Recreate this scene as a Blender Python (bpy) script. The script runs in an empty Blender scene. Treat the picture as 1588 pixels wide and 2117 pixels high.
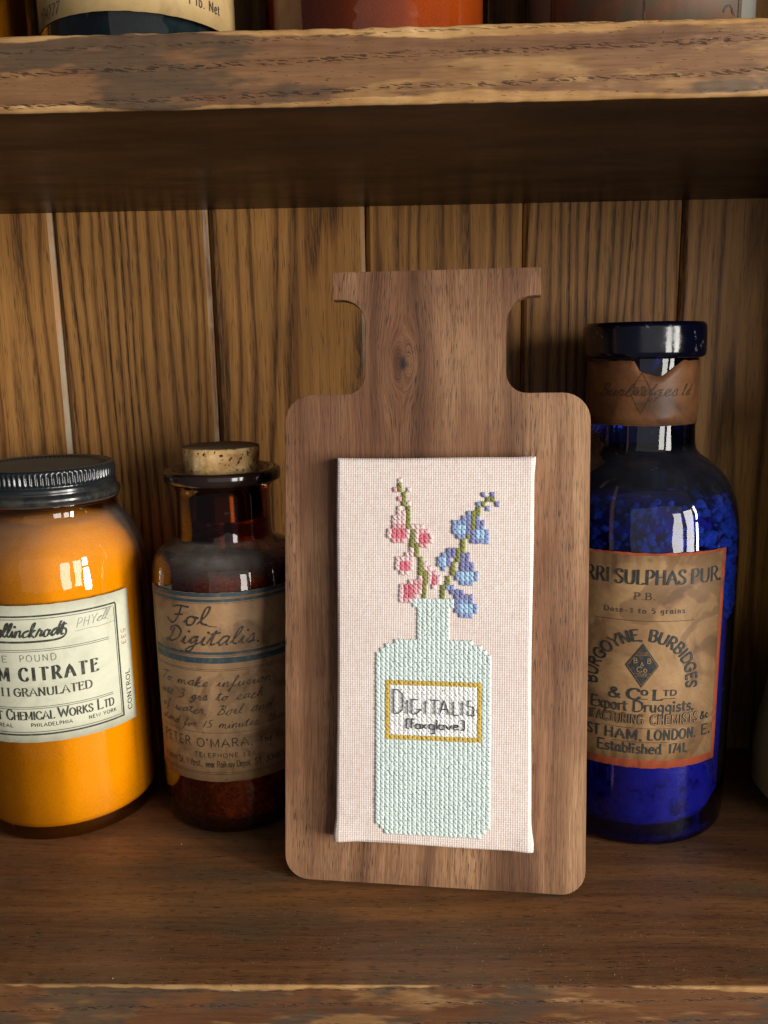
import bpy, bmesh, math, random
import numpy as np
from mathutils import Vector, Matrix, noise
R = math.radians
random.seed(7); rng = np.random.default_rng(7)
scene = bpy.context.scene
C = scene.collection

# ------------------------------------------------------------------ camera
cd = bpy.data.cameras.new('camera'); cam = bpy.data.objects.new('camera', cd); C.objects.link(cam)
cd.sensor_fit = 'VERTICAL'; cd.sensor_height = 36.0; cd.lens = 29.551
cd.clip_start = 0.01; cd.clip_end = 50
_r = Vector((0.999622, 0.022221, -0.016201)); _u = Vector((0.011585, 0.194019, 0.980929)); _f = Vector((-0.024941, 0.980746, -0.193689))
M = Matrix.Identity(4)
for i in range(3):
    M[i][0] = _r[i]; M[i][1] = _u[i]; M[i][2] = -_f[i]
M.translation = Vector((0.0, -0.42223, 0.21449))
cam.matrix_world = M
scene.camera = cam

# ------------------------------------------------------------------ world (dim room) and window light
w = bpy.data.worlds.new('World'); scene.world = w; w.use_nodes = True
w.node_tree.nodes['Background'].inputs[0].default_value = (0.80, 0.86, 1.0, 1)
w.node_tree.nodes['Background'].inputs[1].default_value = 0.04

def area(name, az, elev, dist, sx, sy, rad, col, target=(0.0, -0.1, 0.12)):
    l = bpy.data.lights.new(name, 'AREA'); l.shape = 'RECTANGLE'; l.size = sx; l.size_y = sy
    l.energy = rad * math.pi * sx * sy; l.color = col
    o = bpy.data.objects.new(name, l); C.objects.link(o)
    d = Vector((math.sin(R(az)) * math.cos(R(elev)), -math.cos(R(az)) * math.cos(R(elev)), math.sin(R(elev))))
    o.location = Vector(target) + d * dist
    o.rotation_euler = d.to_track_quat('Z', 'Y').to_euler()
    return o
area('window_light', 60, -3, 1.8, 0.22, 0.50, 22.0, (1.0, 0.955, 0.88))
area('window_light', 60, 14, 1.8, 0.22, 0.42, 22.0, (1.0, 0.955, 0.88))
area('window_light', 49, 5, 1.8, 0.30, 0.85, 6.0, (1.0, 0.955, 0.88))
area('window_light', 34, 4, 1.8, 0.34, 0.80, 5.0, (1.0, 0.955, 0.88))
area('room_light', 12, 10, 1.5, 1.8, 1.0, 0.17, (1.0, 0.92, 0.82))

vs = scene.view_settings
vs.view_transform = 'Standard'; vs.look = 'None'; vs.gamma = 1; vs.exposure = 1.25
cy = scene.cycles
cy.use_denoising = True
cy.max_bounces = 10; cy.diffuse_bounces = 4; cy.glossy_bounces = 4; cy.transmission_bounces = 6; cy.transparent_max_bounces = 24
cy.sample_clamp_indirect = 4.0; cy.caustics_reflective = False; cy.caustics_refractive = False

# ------------------------------------------------------------------ material helpers
class NT:
    def __init__(s, name):
        s.m = bpy.data.materials.new(name); s.m.use_nodes = True; s.t = s.m.node_tree
        for n in list(s.t.nodes): s.t.nodes.remove(n)
        s.out = s.t.nodes.new('ShaderNodeOutputMaterial')
    def n(s, typ, ins=None, **props):
        nd = s.t.nodes.new('ShaderNode' + typ)
        for k, v in props.items(): setattr(nd, k, v)
        for k, v in (ins or {}).items():
            so = nd.inputs[k]
            if isinstance(v, bpy.types.NodeSocket): s.t.links.new(v, so)
            else:
                if isinstance(v, (tuple, list)) and so.type == 'RGBA' and len(v) == 3: v = (*v, 1)
                so.default_value = v
        return nd
    def math(s, op, a, b=0.0, c=None, clamp=False):
        d = {0: a, 1: b}
        if c is not None: d[2] = c
        return s.n('Math', d, operation=op, use_clamp=clamp).outputs[0]
    def vmul(s, v, t): return s.n('VectorMath', {0: v, 1: t}, operation='MULTIPLY').outputs[0]
    def vadd(s, v, t): return s.n('VectorMath', {0: v, 1: t}, operation='ADD').outputs[0]
    def noise(s, v, scale=1.0, detail=3.0, rough=.55, dist=0.0):
        return s.n('TexNoise', {'Vector': v, 'Scale': scale, 'Detail': detail, 'Roughness': rough, 'Distortion': dist}).outputs[0]
    def ramp(s, f, stops, interp='LINEAR'):
        nd = s.n('ValToRGB', {0: f}); cr = nd.color_ramp; cr.interpolation = interp
        while len(cr.elements) < len(stops): cr.elements.new(.5)
        for e, (p, c) in zip(cr.elements, stops):
            e.position = p
            e.color = (c, c, c, 1) if isinstance(c, (int, float)) else (*c, 1)
        return nd.outputs[0]
    def mix(s, f, a, b, typ='MIX'):
        nd = s.n('Mix', None, data_type='RGBA', blend_type=typ)
        for i, v in ((0, f), (6, a), (7, b)):
            so = nd.inputs[i]
            if isinstance(v, bpy.types.NodeSocket): s.t.links.new(v, so)
            else: so.default_value = (*v, 1) if isinstance(v, (tuple, list)) and len(v) == 3 else v
        return nd.outputs[2]
    def bump(s, h, dist, strength=1.0, normal=None):
        d = {'Height': h, 'Distance': dist, 'Strength': strength}
        if normal is not None: d['Normal'] = normal
        return s.n('Bump', d).outputs[0]
    def bsdf(s, col, rough=.5, spec=.5, normal=None, **kw):
        d = {'Base Color': col, 'Roughness': rough, 'Specular IOR Level': spec}
        if normal is not None: d['Normal'] = normal
        d.update(kw)
        b = s.n('BsdfPrincipled', d).outputs[0]
        s.done(b); return b
    def done(s, sh): s.t.links.new(sh, s.out.inputs[0])
    def obj(s, rand=True):
        v = s.n('TexCoord').outputs['Object']
        if rand:
            r = s.n('ObjectInfo').outputs['Random']
            k = s.n('CombineXYZ', {0: s.math('MULTIPLY', r, 3.7), 1: s.math('MULTIPLY', r, 9.1), 2: s.math('MULTIPLY', r, 1.3)}).outputs[0]
            v = s.vadd(v, k)
        return v
    def xyz(s, v):
        o = s.n('SeparateXYZ', {0: v}).outputs; return o[0], o[1], o[2]

def plain(name, col, rough=.5, spec=.5, **kw):
    m = NT(name); m.bsdf(col, rough, spec, **kw); return m.m

def mat_backboard(bevel_glint):
    m = NT('stained_pine_board'); v = m.obj()
    rnd = m.n('ObjectInfo').outputs['Random']; x, y, z = m.xyz(v)
    slow = m.noise(m.vmul(v, (26, 26, 2.6)), 1, 2, .5); fine_ = m.noise(m.vmul(v, (160, 160, 9)), 1, 2, .5)
    F = m.math('ADD', 70, m.math('MULTIPLY', m.math('POWER', rnd, 2.0), 190))
    ph = m.math('ADD', m.math('ADD', m.math('MULTIPLY', x, F), m.math('MULTIPLY', slow, 6.0)), m.math('MULTIPLY', fine_, .75))
    ring = m.math('FRACT', ph)                       # one growth ring: soft early wood, then a dark late-wood line
    rid = m.n('TexWhiteNoise', {'W': m.math('FLOOR', ph)}, noise_dimensions='1D').outputs['Value']
    fib = m.noise(m.vmul(v, (1700, 1700, 30)), 1, 3, .65)
    fib2 = m.noise(m.vmul(v, (520, 520, 12)), 1, 3, .6)
    pore = m.noise(m.vmul(v, (1300, 1300, 120)), 1, 2, .5)
    base = m.ramp(ring, [(0.0, (.26, .112, .032)), (.10, (.40, .188, .052)), (.50, (.47, .228, .066)), (.76, (.34, .156, .045)), (.90, (.21, .094, .030)), (1.0, (.27, .118, .036))])
    late = m.ramp(ring, [(.50, 0.0), (.80, .9), (.94, 1.0), (1.0, .1)])
    pm = m.ramp(pore, [(.44, 1.0), (.54, 0.0)])
    dark = m.math('MULTIPLY', late, m.math('ADD', m.math('MULTIPLY', rid, .22), m.math('MULTIPLY', pm, m.math('ADD', .22, m.math('MULTIPLY', rid, .5)))))
    col = m.mix(dark, base, (.040, .022, .012))
    col = m.mix(m.math('MULTIPLY', m.ramp(m.noise(m.vmul(v, (2100, 2100, 90)), 1, 1, .5), [(.30, 1.0), (.38, 0.0)]), .6), col, (.055, .028, .013))
    col = m.mix(m.math('MULTIPLY', m.ramp(fib, [(.36, 1.0), (.58, 0.0)]), .40), col, m.mix(.6, col, (.05, .025, .01)))
    col = m.mix(m.math('MULTIPLY', m.ramp(fib2, [(.38, 1.0), (.50, 0.0)]), .40), col, m.mix(1.0, col, (.55, .50, .46), 'MULTIPLY'))
    tint = m.noise(m.vmul(v, (9, 9, 5)), 1, 2)
    col = m.mix(m.ramp(tint, [(.35, 0.0), (.7, .45)]), col, m.mix(1.0, col, (.72, .62, .55), 'MULTIPLY'))
    h = m.math('ADD', m.math('MULTIPLY', fib, .5), m.math('SUBTRACT', 0, dark))
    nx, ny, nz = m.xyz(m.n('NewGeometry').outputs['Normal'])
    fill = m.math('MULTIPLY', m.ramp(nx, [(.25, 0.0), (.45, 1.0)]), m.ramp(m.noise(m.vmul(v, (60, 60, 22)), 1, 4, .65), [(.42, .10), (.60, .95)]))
    fill = m.math('MULTIPLY', fill, bevel_glint)
    col = m.mix(fill, col, (.38, .31, .22))     # right-facing bevels paled: the groove highlight is painted into the colour
    m.bsdf(col, m.ramp(fib, [(.3, .55), (.7, .42)]), .22, m.bump(h, .00022, .6)); return m.m

def mat_walnut():
    m = NT('oiled_walnut'); v = m.n('TexCoord').outputs['Object']; x, y, z = m.xyz(v)
    # knot in the neck of the bottle shape: grain lines bend round it
    dx = m.math('SUBTRACT', x, -.0125); dz = m.math('SUBTRACT', z, .2095)
    dz2 = m.math('MULTIPLY', dz, .45)
    d = m.math('SQRT', m.math('ADD', m.math('MULTIPLY', dx, dx), m.math('MULTIPLY', dz2, dz2)))
    fall = m.math('POWER', 2.718, m.math('MULTIPLY', d, -95.0))
    # fibres are pushed sideways round the knot
    push = m.math('MULTIPLY', m.math('MULTIPLY', m.math('DIVIDE', dx, m.math('ADD', d, .002)), .011), fall)
    wv = m.noise(m.vmul(v, (13, 13, 4.5)), 1, 2)
    xs = m.math('SUBTRACT', x, push)
    g = m.math('ADD', xs, m.math('MULTIPLY', wv, .034))
    vb = m.n('CombineXYZ', {0: m.math('MULTIPLY', g, 48), 1: 3.3, 2: m.math('MULTIPLY', z, 2.2)}).outputs[0]
    band = m.noise(vb, 1, 4, .6)
    gf = m.math('ADD', xs, m.math('MULTIPLY', wv, .010))
    gv = m.n('CombineXYZ', {0: gf, 1: y, 2: z}).outputs[0]
    fib = m.noise(m.vmul(gv, (3800, 3800, 60)), 1, 3, .65)
    fib2 = m.noise(m.vmul(gv, (900, 900, 16)), 1, 2, .6)
    pore = m.noise(m.vmul(gv, (2900, 2900, 170)), 1, 1.5, .5)
    big = m.noise(m.vadd(m.vmul(v, (19, 19, 7)), (2.2, 0, .4)), 1, 3, .6)
    base = m.ramp(band, [(.32, (.150, .072, .040)), (.43, (.275, .140, .074)), (.51, (.400, .215, .114)), (.62, (.520, .300, .160)), (.76, (.36, .195, .105))])
    base = m.mix(m.ramp(big, [(.42, 1.0), (.58, 0.0)]), base, m.mix(1.0, base, (.60, .52, .50), 'MULTIPLY'))
    pd = m.math('MULTIPLY', m.ramp(pore, [(.37, 1.0), (.46, 0.0)]), m.ramp(m.noise(m.vmul(v, (90, 90, 10)), 1, 3), [(.40, .15), (.58, .85)]))
    col = m.mix(pd, base, (.075, .038, .024))
    col = m.mix(m.math('MULTIPLY', m.ramp(fib, [(.36, 1.0), (.58, 0.0)]), .72), col, m.mix(1.0, col, (.44, .38, .34), 'MULTIPLY'))
    col = m.mix(m.math('MULTIPLY', m.ramp(fib2, [(.34, 1.0), (.54, 0.0)]), .60), col, m.mix(1.0, col, (.60, .54, .50), 'MULTIPLY'))
    dk = m.math('ADD', d, m.math('MULTIPLY', m.math('SUBTRACT', m.noise(v, 400, 2), .5), .0012))
    hal = m.ramp(m.math('MULTIPLY', d, 10), [(.05, .55), (.20, 0.0)])
    col = m.mix(hal, col, m.mix(1.0, col, (.55, .44, .40), 'MULTIPLY'))
    kn = m.ramp(m.math('MULTIPLY', dk, 100), [(.05, 1.0), (.10, .75), (.16, .2), (.32, .0)])
    col = m.mix(kn, col, (.030, .020, .018))
    m.bsdf(col, m.ramp(fib, [(.3, .62), (.7, .5)]), .3, m.bump(m.math('SUBTRACT', m.math('MULTIPLY', fib, .35), pd), .00012, .5)); return m.m

def mat_shelf(lower):
    """stained shelf board: grain along x; bare blond wood where the long front edges are rubbed"""
    m = NT('worn_stained_shelf' + ('_dark' if lower else '')); v = m.n('TexCoord').outputs['Object']; x, y, z = m.xyz(v)
    off = 5.3 if lower else 0.0
    vo = m.vadd(v, (off, off * .7, off * .3))
    warp = m.noise(m.vmul(vo, (3.0, 9, 9)), 1, 2)
    gcoord = m.vadd(m.vmul(vo, (3.4, 110, 110)), m.n('CombineXYZ', {1: m.math('MULTIPLY', warp, 6.0), 2: m.math('MULTIPLY', warp, 7.0)}).outputs[0])
    band = m.noise(gcoord, 1, 3, .65)
    fib = m.noise(m.vmul(vo, (70, 1500, 1500)), 1, 3, .65)
    fib2 = m.noise(m.vmul(vo, (24, 420, 420)), 1, 4, .65)
    blot = m.noise(m.vmul(vo, (16, 48, 52)), 1, 5, .65)
    mott = m.noise(m.vmul(vo, (45, 160, 160)), 1, 3, .6)
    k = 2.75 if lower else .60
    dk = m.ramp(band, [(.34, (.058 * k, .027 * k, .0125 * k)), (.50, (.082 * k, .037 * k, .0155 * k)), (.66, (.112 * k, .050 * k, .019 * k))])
    dk = m.mix(m.ramp(blot, [(.50, .0), (.64, .60)]), dk, (.052 * k, .036 * k, .020 * k))
    dk = m.mix(m.ramp(m.noise(m.vmul(vo, (7, 22, 30)), 1, 3), [(.54, 0.0), (.70, .55)]), dk, (.155 * k, .072 * k, .021 * k))
    short = m.noise(m.vmul(vo, (190, 1500, 1500)), 1, 1, .5)
    dk = m.mix(m.ramp(short, [(.30, .75), (.37, 0.0)]), dk, (.018, .010, .006))
    dk = m.mix(m.ramp(m.noise(m.vmul(vo, (120, 1700, 1700)), 1, 1, .5), [(.70, 0.0), (.76, .35)]), dk, (.30, .19, .11))
    nx, ny, nz = m.xyz(m.n('NewGeometry').outputs['Normal'])
    isf = m.ramp(m.math('MULTIPLY', ny, -1), [(.25, 0.0), (.6, 1.0)])
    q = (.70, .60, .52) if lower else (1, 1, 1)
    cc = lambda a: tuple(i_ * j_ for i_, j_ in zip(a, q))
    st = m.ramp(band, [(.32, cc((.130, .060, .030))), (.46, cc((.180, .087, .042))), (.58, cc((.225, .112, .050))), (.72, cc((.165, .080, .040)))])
    blond = m.ramp(mott, [(.3, (.30, .150, .050)), (.52, (.46, .255, .095)), (.7, (.60, .37, .16))])
    if lower:
        edge = m.math('MULTIPLY', z, -1.0)
    else:
        edge = m.math('MINIMUM', z, m.math('SUBTRACT', .0200, z))
    wide = m.noise(m.vmul(vo, (9, 12, 12)), 1, 3)
    ragged = m.math('MULTIPLY', m.math('SUBTRACT', m.noise(m.vmul(vo, (60, 300, 300)), 1, 4, .6), .5), .0030)
    width = m.math('ADD', .0019 if not lower else .0006, m.math('MULTIPLY', m.math('SUBTRACT', wide, .47), .011 if not lower else .0075))
    wear = m.math('SUBTRACT', m.math('ADD', width, ragged), edge)
    wm = m.ramp(m.math('MULTIPLY', wear, 1000), [(-0.0, 0.0), (.55, .92)])
    patch = m.ramp(m.noise(m.vmul(vo, (22, 90, 110)), 1, 4, .6), [(.55, 0.0), (.62, .7)])
    wm2 = m.math('MAXIMUM', wm, m.math('MULTIPLY', patch, (.62 if not lower else .50)))
    fcol = m.mix(wm2, st, blond)
    grey = m.ramp(m.noise(m.vmul(vo, (17, 50, 60)), 1, 4, .6), [(.52, 0.0), (.57, .75)])
    fcol = m.mix(m.math('MULTIPLY', grey, m.math('SUBTRACT', 1, m.math('MULTIPLY', wm, .9))), fcol, (.075, .052, .034))
    # two rows of open pores wander along the edge face
    wob = m.math('MULTIPLY', m.math('SUBTRACT', m.noise(m.vmul(vo, (14, 1, 1)), 1, 2), .5), .0032)
    zz = m.math('SUBTRACT', m.math('SUBTRACT', z, m.math('MULTIPLY', x, .02)), wob)
    zb = 0.0 if not lower else -.0195
    def row(c, hw):
        return m.ramp(m.math('MULTIPLY', m.math('ABSOLUTE', m.math('SUBTRACT', zz, c + zb)), 1000), [(hw * .35, 1.0), (hw, 0.0)])
    rows_ = m.math('MAXIMUM', row(.0124, .95), row(.0042, .85))
    rows_ = m.math('MAXIMUM', rows_, m.math('MULTIPLY', row(.0182, .55), .7))
    slant = m.n('CombineXYZ', {0: m.math('MULTIPLY', x, 330), 1: y, 2: m.math('MULTIPLY', m.math('ADD', z, m.math('MULTIPLY', x, .10)), 2500)}).outputs[0]
    pore = m.noise(slant, 1, 1, .5)
    pd = m.math('MULTIPLY', m.ramp(pore, [(.41, 1.0), (.47, 0.0)]), rows_)
    pd = m.math('MAXIMUM', pd, m.math('MULTIPLY', m.ramp(pore, [(.26, .8), (.30, 0.0)]), .7))
    pd = m.math('MULTIPLY', pd, isf)
    fcol = m.mix(m.math('MULTIPLY', pd, .85), fcol, (.036, .022, .015))
    fcol = m.mix(m.math('MULTIPLY', m.math('MULTIPLY', m.ramp(pore, [(.60, 0.0), (.66, .7)]), rows_), wm), fcol, (.62, .50, .34))
    col = m.mix(isf, dk, fcol)
    speck = m.ramp(m.noise(m.vmul(vo, (1300, 1300, 1300)), 1, 1), [(.715, 0.0), (.74, 1.0)])
    sp = m.math('MULTIPLY', speck, m.ramp(nz, [(.7, 0.0), (.9, .7)]))
    col = m.mix(sp, col, (.50, .42, .32))
    dark = m.mix(1.0, col, (.46, .42, .38), 'MULTIPLY')
    col = m.mix(m.math('MULTIPLY', m.ramp(fib, [(.34, 1.0), (.56, 0.0)]), m.math('SUBTRACT', .42, m.math('MULTIPLY', isf, .12))), col, dark)
    col = m.mix(m.math('MULTIPLY', m.ramp(fib2, [(.36, 1.0), (.52, 0.0)]), m.math('SUBTRACT', .30, m.math('MULTIPLY', isf, .12))), col, dark)
    rough = m.ramp(blot, [(.35, .34), (.65, .50)])
    h = m.math('SUBTRACT', m.math('MULTIPLY', fib, .4), m.math('MULTIPLY', pd, 1.8))
    m.bsdf(col, rough, .26, m.bump(h, .0003, .6)); return m.m

def mat_underwood():
    m = NT('dark_side_wood'); v = m.obj(); f = m.noise(m.vmul(v, (60, 60, 3)), 1, 3)
    m.bsdf(m.ramp(f, [(.3, (.03, .016, .009)), (.7, (.085, .045, .022))]), .5, .4); return m.m

def mat_glass(name, tint, deep, dust=.25, rough=.03, dustcol=(.42, .38, .34), cap=.8):
    """thin coloured glass wall: what passes is tinted, more so at grazing angles; dust lies on surfaces that face up"""
    m = NT(name); v = m.obj()
    fac = m.n('LayerWeight', {'Blend': .5}).outputs['Facing']
    tc = m.mix(m.math('POWER', fac, 2.2), tint, deep)
    nb = m.bump(m.noise(m.vmul(v, (70, 70, 55)), 1, 2), .0009, .25)
    tr = m.n('BsdfTransparent', {'Color': tc}).outputs[0]
    gl = m.n('BsdfGlossy', {'Color': (1, 1, 1, 1), 'Roughness': rough, 'Normal': nb}).outputs[0]
    fr = m.n('Fresnel', {'IOR': 1.5, 'Normal': nb}).outputs[0]
    sh = m.n('MixShader', {0: m.math('MINIMUM', m.math('MULTIPLY', fr, 1.1), cap), 1: tr, 2: gl}).outputs[0]
    nz = m.xyz(m.n('NewGeometry').outputs['Normal'])[2]
    dn = m.noise(m.vmul(v, (160, 160, 160)), 1, 4, .65)
    df = m.math('MULTIPLY', m.ramp(nz, [(.08, .0), (.75, 1.0)]), m.math('ADD', .25, dn))
    df = m.math('ADD', m.math('MULTIPLY', df, dust), m.math('MULTIPLY', m.ramp(dn, [(.66, 0.0), (.74, 1.0)]), .05))
    dd = m.n('BsdfDiffuse', {'Color': (*dustcol, 1)}).outputs[0]
    sh = m.n('MixShader', {0: df, 1: sh, 2: dd}).outputs[0]
    m.done(sh); return m.m

def mat_granular(name, cols, scale=900, bump=.0006, rough=.9, big=60):
    m = NT(name); v = m.obj()
    a = m.noise(v, scale, 3, .7); b = m.noise(v, big, 3, .6)
    f = m.math('ADD', m.math('MULTIPLY', a, .55), m.math('MULTIPLY', b, .45))
    m.bsdf(m.ramp(f, cols), rough, .2, m.bump(a, bump, .7)); return m.m

def mat_paper(name, c1, c2, c3, stain=.5, scale=70, rough=.6):
    m = NT(name); v = m.obj()
    a = m.noise(v, scale, 4, .6, .6); b = m.noise(v, 700, 3, .6)
    col = m.ramp(a, [(.34, c1), (.52, c2), (.66, c3)])
    col = m.mix(m.math('MULTIPLY', m.ramp(b, [(.3, 1.0), (.65, 0.0)]), .18), col, c3)
    col = m.mix(m.math('MULTIPLY', m.ramp(m.noise(v, 38, 3, .5, 1.2), [(.56, 0.0), (.60, 1.0)]), stain), col, c3)
    m.bsdf(col, rough, .3, m.bump(m.math('ADD', a, m.math('MULTIPLY', b, .3)), .00025, .35)); return m.m

def mat_ink(name, col, fade=.35, paper=(.4, .3, .2), scale=500):
    m = NT(name); v = m.obj()
    f = m.noise(v, scale, 3, .6)
    m.bsdf(m.mix(m.ramp(f, [(.5, 0.0), (.72, fade)]), col, paper), .55, .3); return m.m

def mat_cork():
    m = NT('cork'); v = m.obj()
    a = m.noise(m.vmul(v, (130, 130, 200)), 1, 4, .6)
    p = m.n('TexVoronoi', {'Vector': m.vadd(m.vmul(v, (115, 115, 95)), m.n('CombineXYZ', {0: a, 1: a, 2: a}).outputs[0]), 'Randomness': 1.0}).outputs['Distance']
    gate = m.ramp(m.noise(v, 110, 2), [(.46, 0.0), (.50, 1.0)])
    hole = m.math('MULTIPLY', m.ramp(p, [(.24, 1.0), (.30, 0.0)]), gate)
    nz = m.xyz(m.n('NewGeometry').outputs['Normal'])[2]
    col = m.ramp(a, [(.3, (.44, .22, .08)), (.5, (.72, .44, .18)), (.68, (.85, .60, .30))])
    col = m.mix(hole, col, (.06, .025, .012))
    col = m.mix(m.ramp(nz, [(.6, 0.0), (.9, .8)]), col, (.13, .115, .09))
    m.bsdf(col, .8, .2, m.bump(m.math('SUBTRACT', a, hole), .0008, .8)); return m.m

def mat_thread(name, col, dark=.72):
    m = NT(name); v = m.obj()
    a = m.noise(v, 900, 3, .6); b = m.noise(v, 60, 2)
    c2 = tuple(c * dark for c in col)
    m.bsdf(m.mix(m.ramp(m.math('ADD', m.math('MULTIPLY', a, .5), m.math('MULTIPLY', b, .5)), [(.35, 1.0), (.62, 0.0)]), col, c2), .62, .3, m.bump(m.noise(m.vmul(v, (5000, 2000, 9000)), 1, 2), .00012, .6), **{'Sheen Weight': .15}); return m.m

def mat_fabric():
    m = NT('evenweave_linen'); v = m.n('TexCoord').outputs['Object']
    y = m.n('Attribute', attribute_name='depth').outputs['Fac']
    a = m.noise(m.vmul(v, (260, 260, 900)), 1, 3, .6); c = m.noise(m.vmul(v, (900, 260, 200)), 1, 3, .6); b = m.noise(v, 30, 3)
    col = m.ramp(m.math('MULTIPLY', m.math('ADD', a, c), .5), [(.36, (.82, .70, .63)), (.5, (.91, .81, .745)), (.62, (.94, .87, .815))])
    col = m.mix(m.ramp(b, [(.4, 0.0), (.7, .3)]), col, (.80, .62, .60))
    col = m.mix(m.ramp(y, [(0.25, .85), (.68, 0.0)]), col, (.44, .28, .23))  # shade in the weave holes painted into the colour
    m.bsdf(col, .85, .15, m.bump(m.noise(v, 4200, 2), .0001, .5), **{'Sheen Weight': .1}); return m.m

# ------------------------------------------------------------------ object helpers
def tag(o, label=None, cat=None, group=None, kind=None):
    if label: o['label'] = label
    if cat: o['category'] = cat
    if group: o['group'] = group
    if kind: o['kind'] = kind
    return o
def empty(name, loc, rot=(0, 0, 0)):
    o = bpy.data.objects.new(name, None); C.objects.link(o); o.location = loc; o.rotation_euler = rot; o.empty_display_size = .02
    return o
def mesh(name, verts, faces, mat, parent=None, smooth=False, loc=None):
    me = bpy.data.meshes.new(name); me.from_pydata([tuple(v) for v in verts], [], [tuple(f) for f in faces]); me.update()
    if mat: me.materials.append(mat)
    if smooth: me.polygons.foreach_set('use_smooth', [True] * len(me.polygons))
    o = bpy.data.objects.new(name, me); C.objects.link(o)
    if parent: o.parent = parent
    if loc: o.location = loc
    return o
def np_mesh(name, V, F, mat, parent=None, smooth=True, n=4):
    V = np.asarray(V, np.float32); F = np.asarray(F, np.int32).reshape(-1, n)
    me = bpy.data.meshes.new(name)
    me.vertices.add(len(V)); me.vertices.foreach_set('co', V.ravel())
    me.loops.add(F.size); me.loops.foreach_set('vertex_index', F.ravel())
    me.polygons.add(len(F)); me.polygons.foreach_set('loop_start', np.arange(0, F.size, n, dtype=np.int32)); me.polygons.foreach_set('loop_total', np.full(len(F), n, np.int32))
    me.update(calc_edges=True); me.validate()
    if smooth: me.polygons.foreach_set('use_smooth', np.ones(len(me.polygons), bool))
    if mat: me.materials.append(mat)
    o = bpy.data.objects.new(name, me); C.objects.link(o)
    if parent: o.parent = parent
    return o
def spline(pts, n=6):
    """Catmull-Rom through 2-D/3-D points"""
    P = [np.array(p, float) for p in pts]; P = [2 * P[0] - P[1]] + P + [2 * P[-1] - P[-2]]; out = []
    for i in range(1, len(P) - 2):
        for k in range(n):
            t = k / n
            out.append(.5 * ((2 * P[i]) + (-P[i-1] + P[i+1]) * t + (2*P[i-1] - 5*P[i] + 4*P[i+1] - P[i+2]) * t*t + (-P[i-1] + 3*P[i] - 3*P[i+1] + P[i+2]) * t**3))
    out.append(P[-2]); return out
def lathe(name, prof, mat, parent, seg=128, mod=None, cx=0.0, smooth=True, closed=False):
    """prof: list of (r, z) in mm"""
    th = np.linspace(0, 2 * np.pi, seg, endpoint=False); V = []
    for r, z in prof:
        rr = np.full(seg, r, float)
        if mod is not None: rr = rr + mod(th, z)
        V.append(np.stack([rr * np.sin(th) / 1000 + cx, -rr * np.cos(th) / 1000, np.full(seg, z / 1000)], 1))
    V = np.concatenate(V); F = []
    n = len(prof)
    i = np.arange(n - 1)[:, None]; j = np.arange(seg)[None, :]; j2 = (j + 1) % seg
    F = np.stack([i * seg + j, i * seg + j2, (i + 1) * seg + j2, (i + 1) * seg + j], -1).reshape(-1, 4)
    return np_mesh(name, V, F, mat, parent, smooth)
def rounded(pts, n=5):
    return [tuple(p) for p in spline(pts, n)]

# ------------------------------------------------------------------ lettering: pen strokes laid on a surface
G = {}
def g(ch, wd, *st): G[ch] = (wd, [(s[0], [float(q) for q in s[1:].split()]) for s in st])
g('A', .80, 'L0 0 .4 1 .8 0', 'L.15 .35 .65 .35'); g('B', .68, 'L.1 0 .1 1', 'S.1 1 .42 1 .57 .78 .42 .54 .1 .53', 'S.1 .53 .47 .53 .66 .28 .46 0 .1 0')
g('C', .76, 'S.72 .78 .62 .94 .42 1 .14 .84 .04 .5 .14 .16 .42 0 .62 .05 .74 .22'); g('D', .78, 'L.1 0 .1 1', 'S.1 1 .42 .99 .68 .82 .76 .5 .68 .18 .42 .01 .1 0')
g('E', .62, 'L.1 0 .1 1', 'L.1 1 .58 1', 'L.1 .52 .46 .52', 'L.1 0 .6 0'); g('F', .58, 'L.1 0 .1 1', 'L.1 1 .58 1', 'L.1 .52 .46 .52')
g('G', .80, 'S.72 .78 .62 .94 .42 1 .14 .84 .04 .5 .14 .16 .42 0 .62 .04 .72 .16', 'L.72 .1 .72 .45', 'L.5 .45 .8 .45')
g('H', .78, 'L.1 0 .1 1', 'L.68 0 .68 1', 'L.1 .52 .68 .52'); g('I', .24, 'L.12 0 .12 1'); g('J', .5, 'S.38 1 .38 .3 .3 .02 .1 0 .02 .15')
g('K', .72, 'L.1 0 .1 1', 'L.62 1 .12 .42', 'L.27 .58 .68 0'); g('L', .58, 'L.1 0 .1 1', 'L.1 0 .56 0'); g('M', .96, 'L.1 0 .1 1', 'L.1 1 .48 .1 .86 1', 'L.86 1 .86 0')
g('N', .80, 'L.1 0 .1 1', 'L.1 1 .7 0', 'L.7 0 .7 1'); g('O', .84, 'S.42 1 .14 .84 .04 .5 .14 .16 .42 0 .7 .16 .8 .5 .7 .84 .42 1'); g('P', .64, 'L.1 0 .1 1', 'S.1 1 .44 1 .62 .75 .44 .48 .1 .47')
g('Q', .84, 'S.42 1 .14 .84 .04 .5 .14 .16 .42 0 .7 .16 .8 .5 .7 .84 .42 1', 'L.5 .2 .8 -.1'); g('R', .72, 'L.1 0 .1 1', 'S.1 1 .42 1 .6 .76 .42 .52 .1 .51', 'L.35 .5 .7 0')
g('S', .62, 'S.54 .8 .46 .96 .3 1 .1 .9 .08 .7 .3 .53 .52 .36 .54 .14 .32 0 .12 .04 .04 .2'); g('T', .70, 'L.35 0 .35 1', 'L0 1 .7 1'); g('U', .78, 'S.1 1 .1 .3 .2 .06 .4 0 .6 .06 .7 .3 .7 1')
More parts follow.
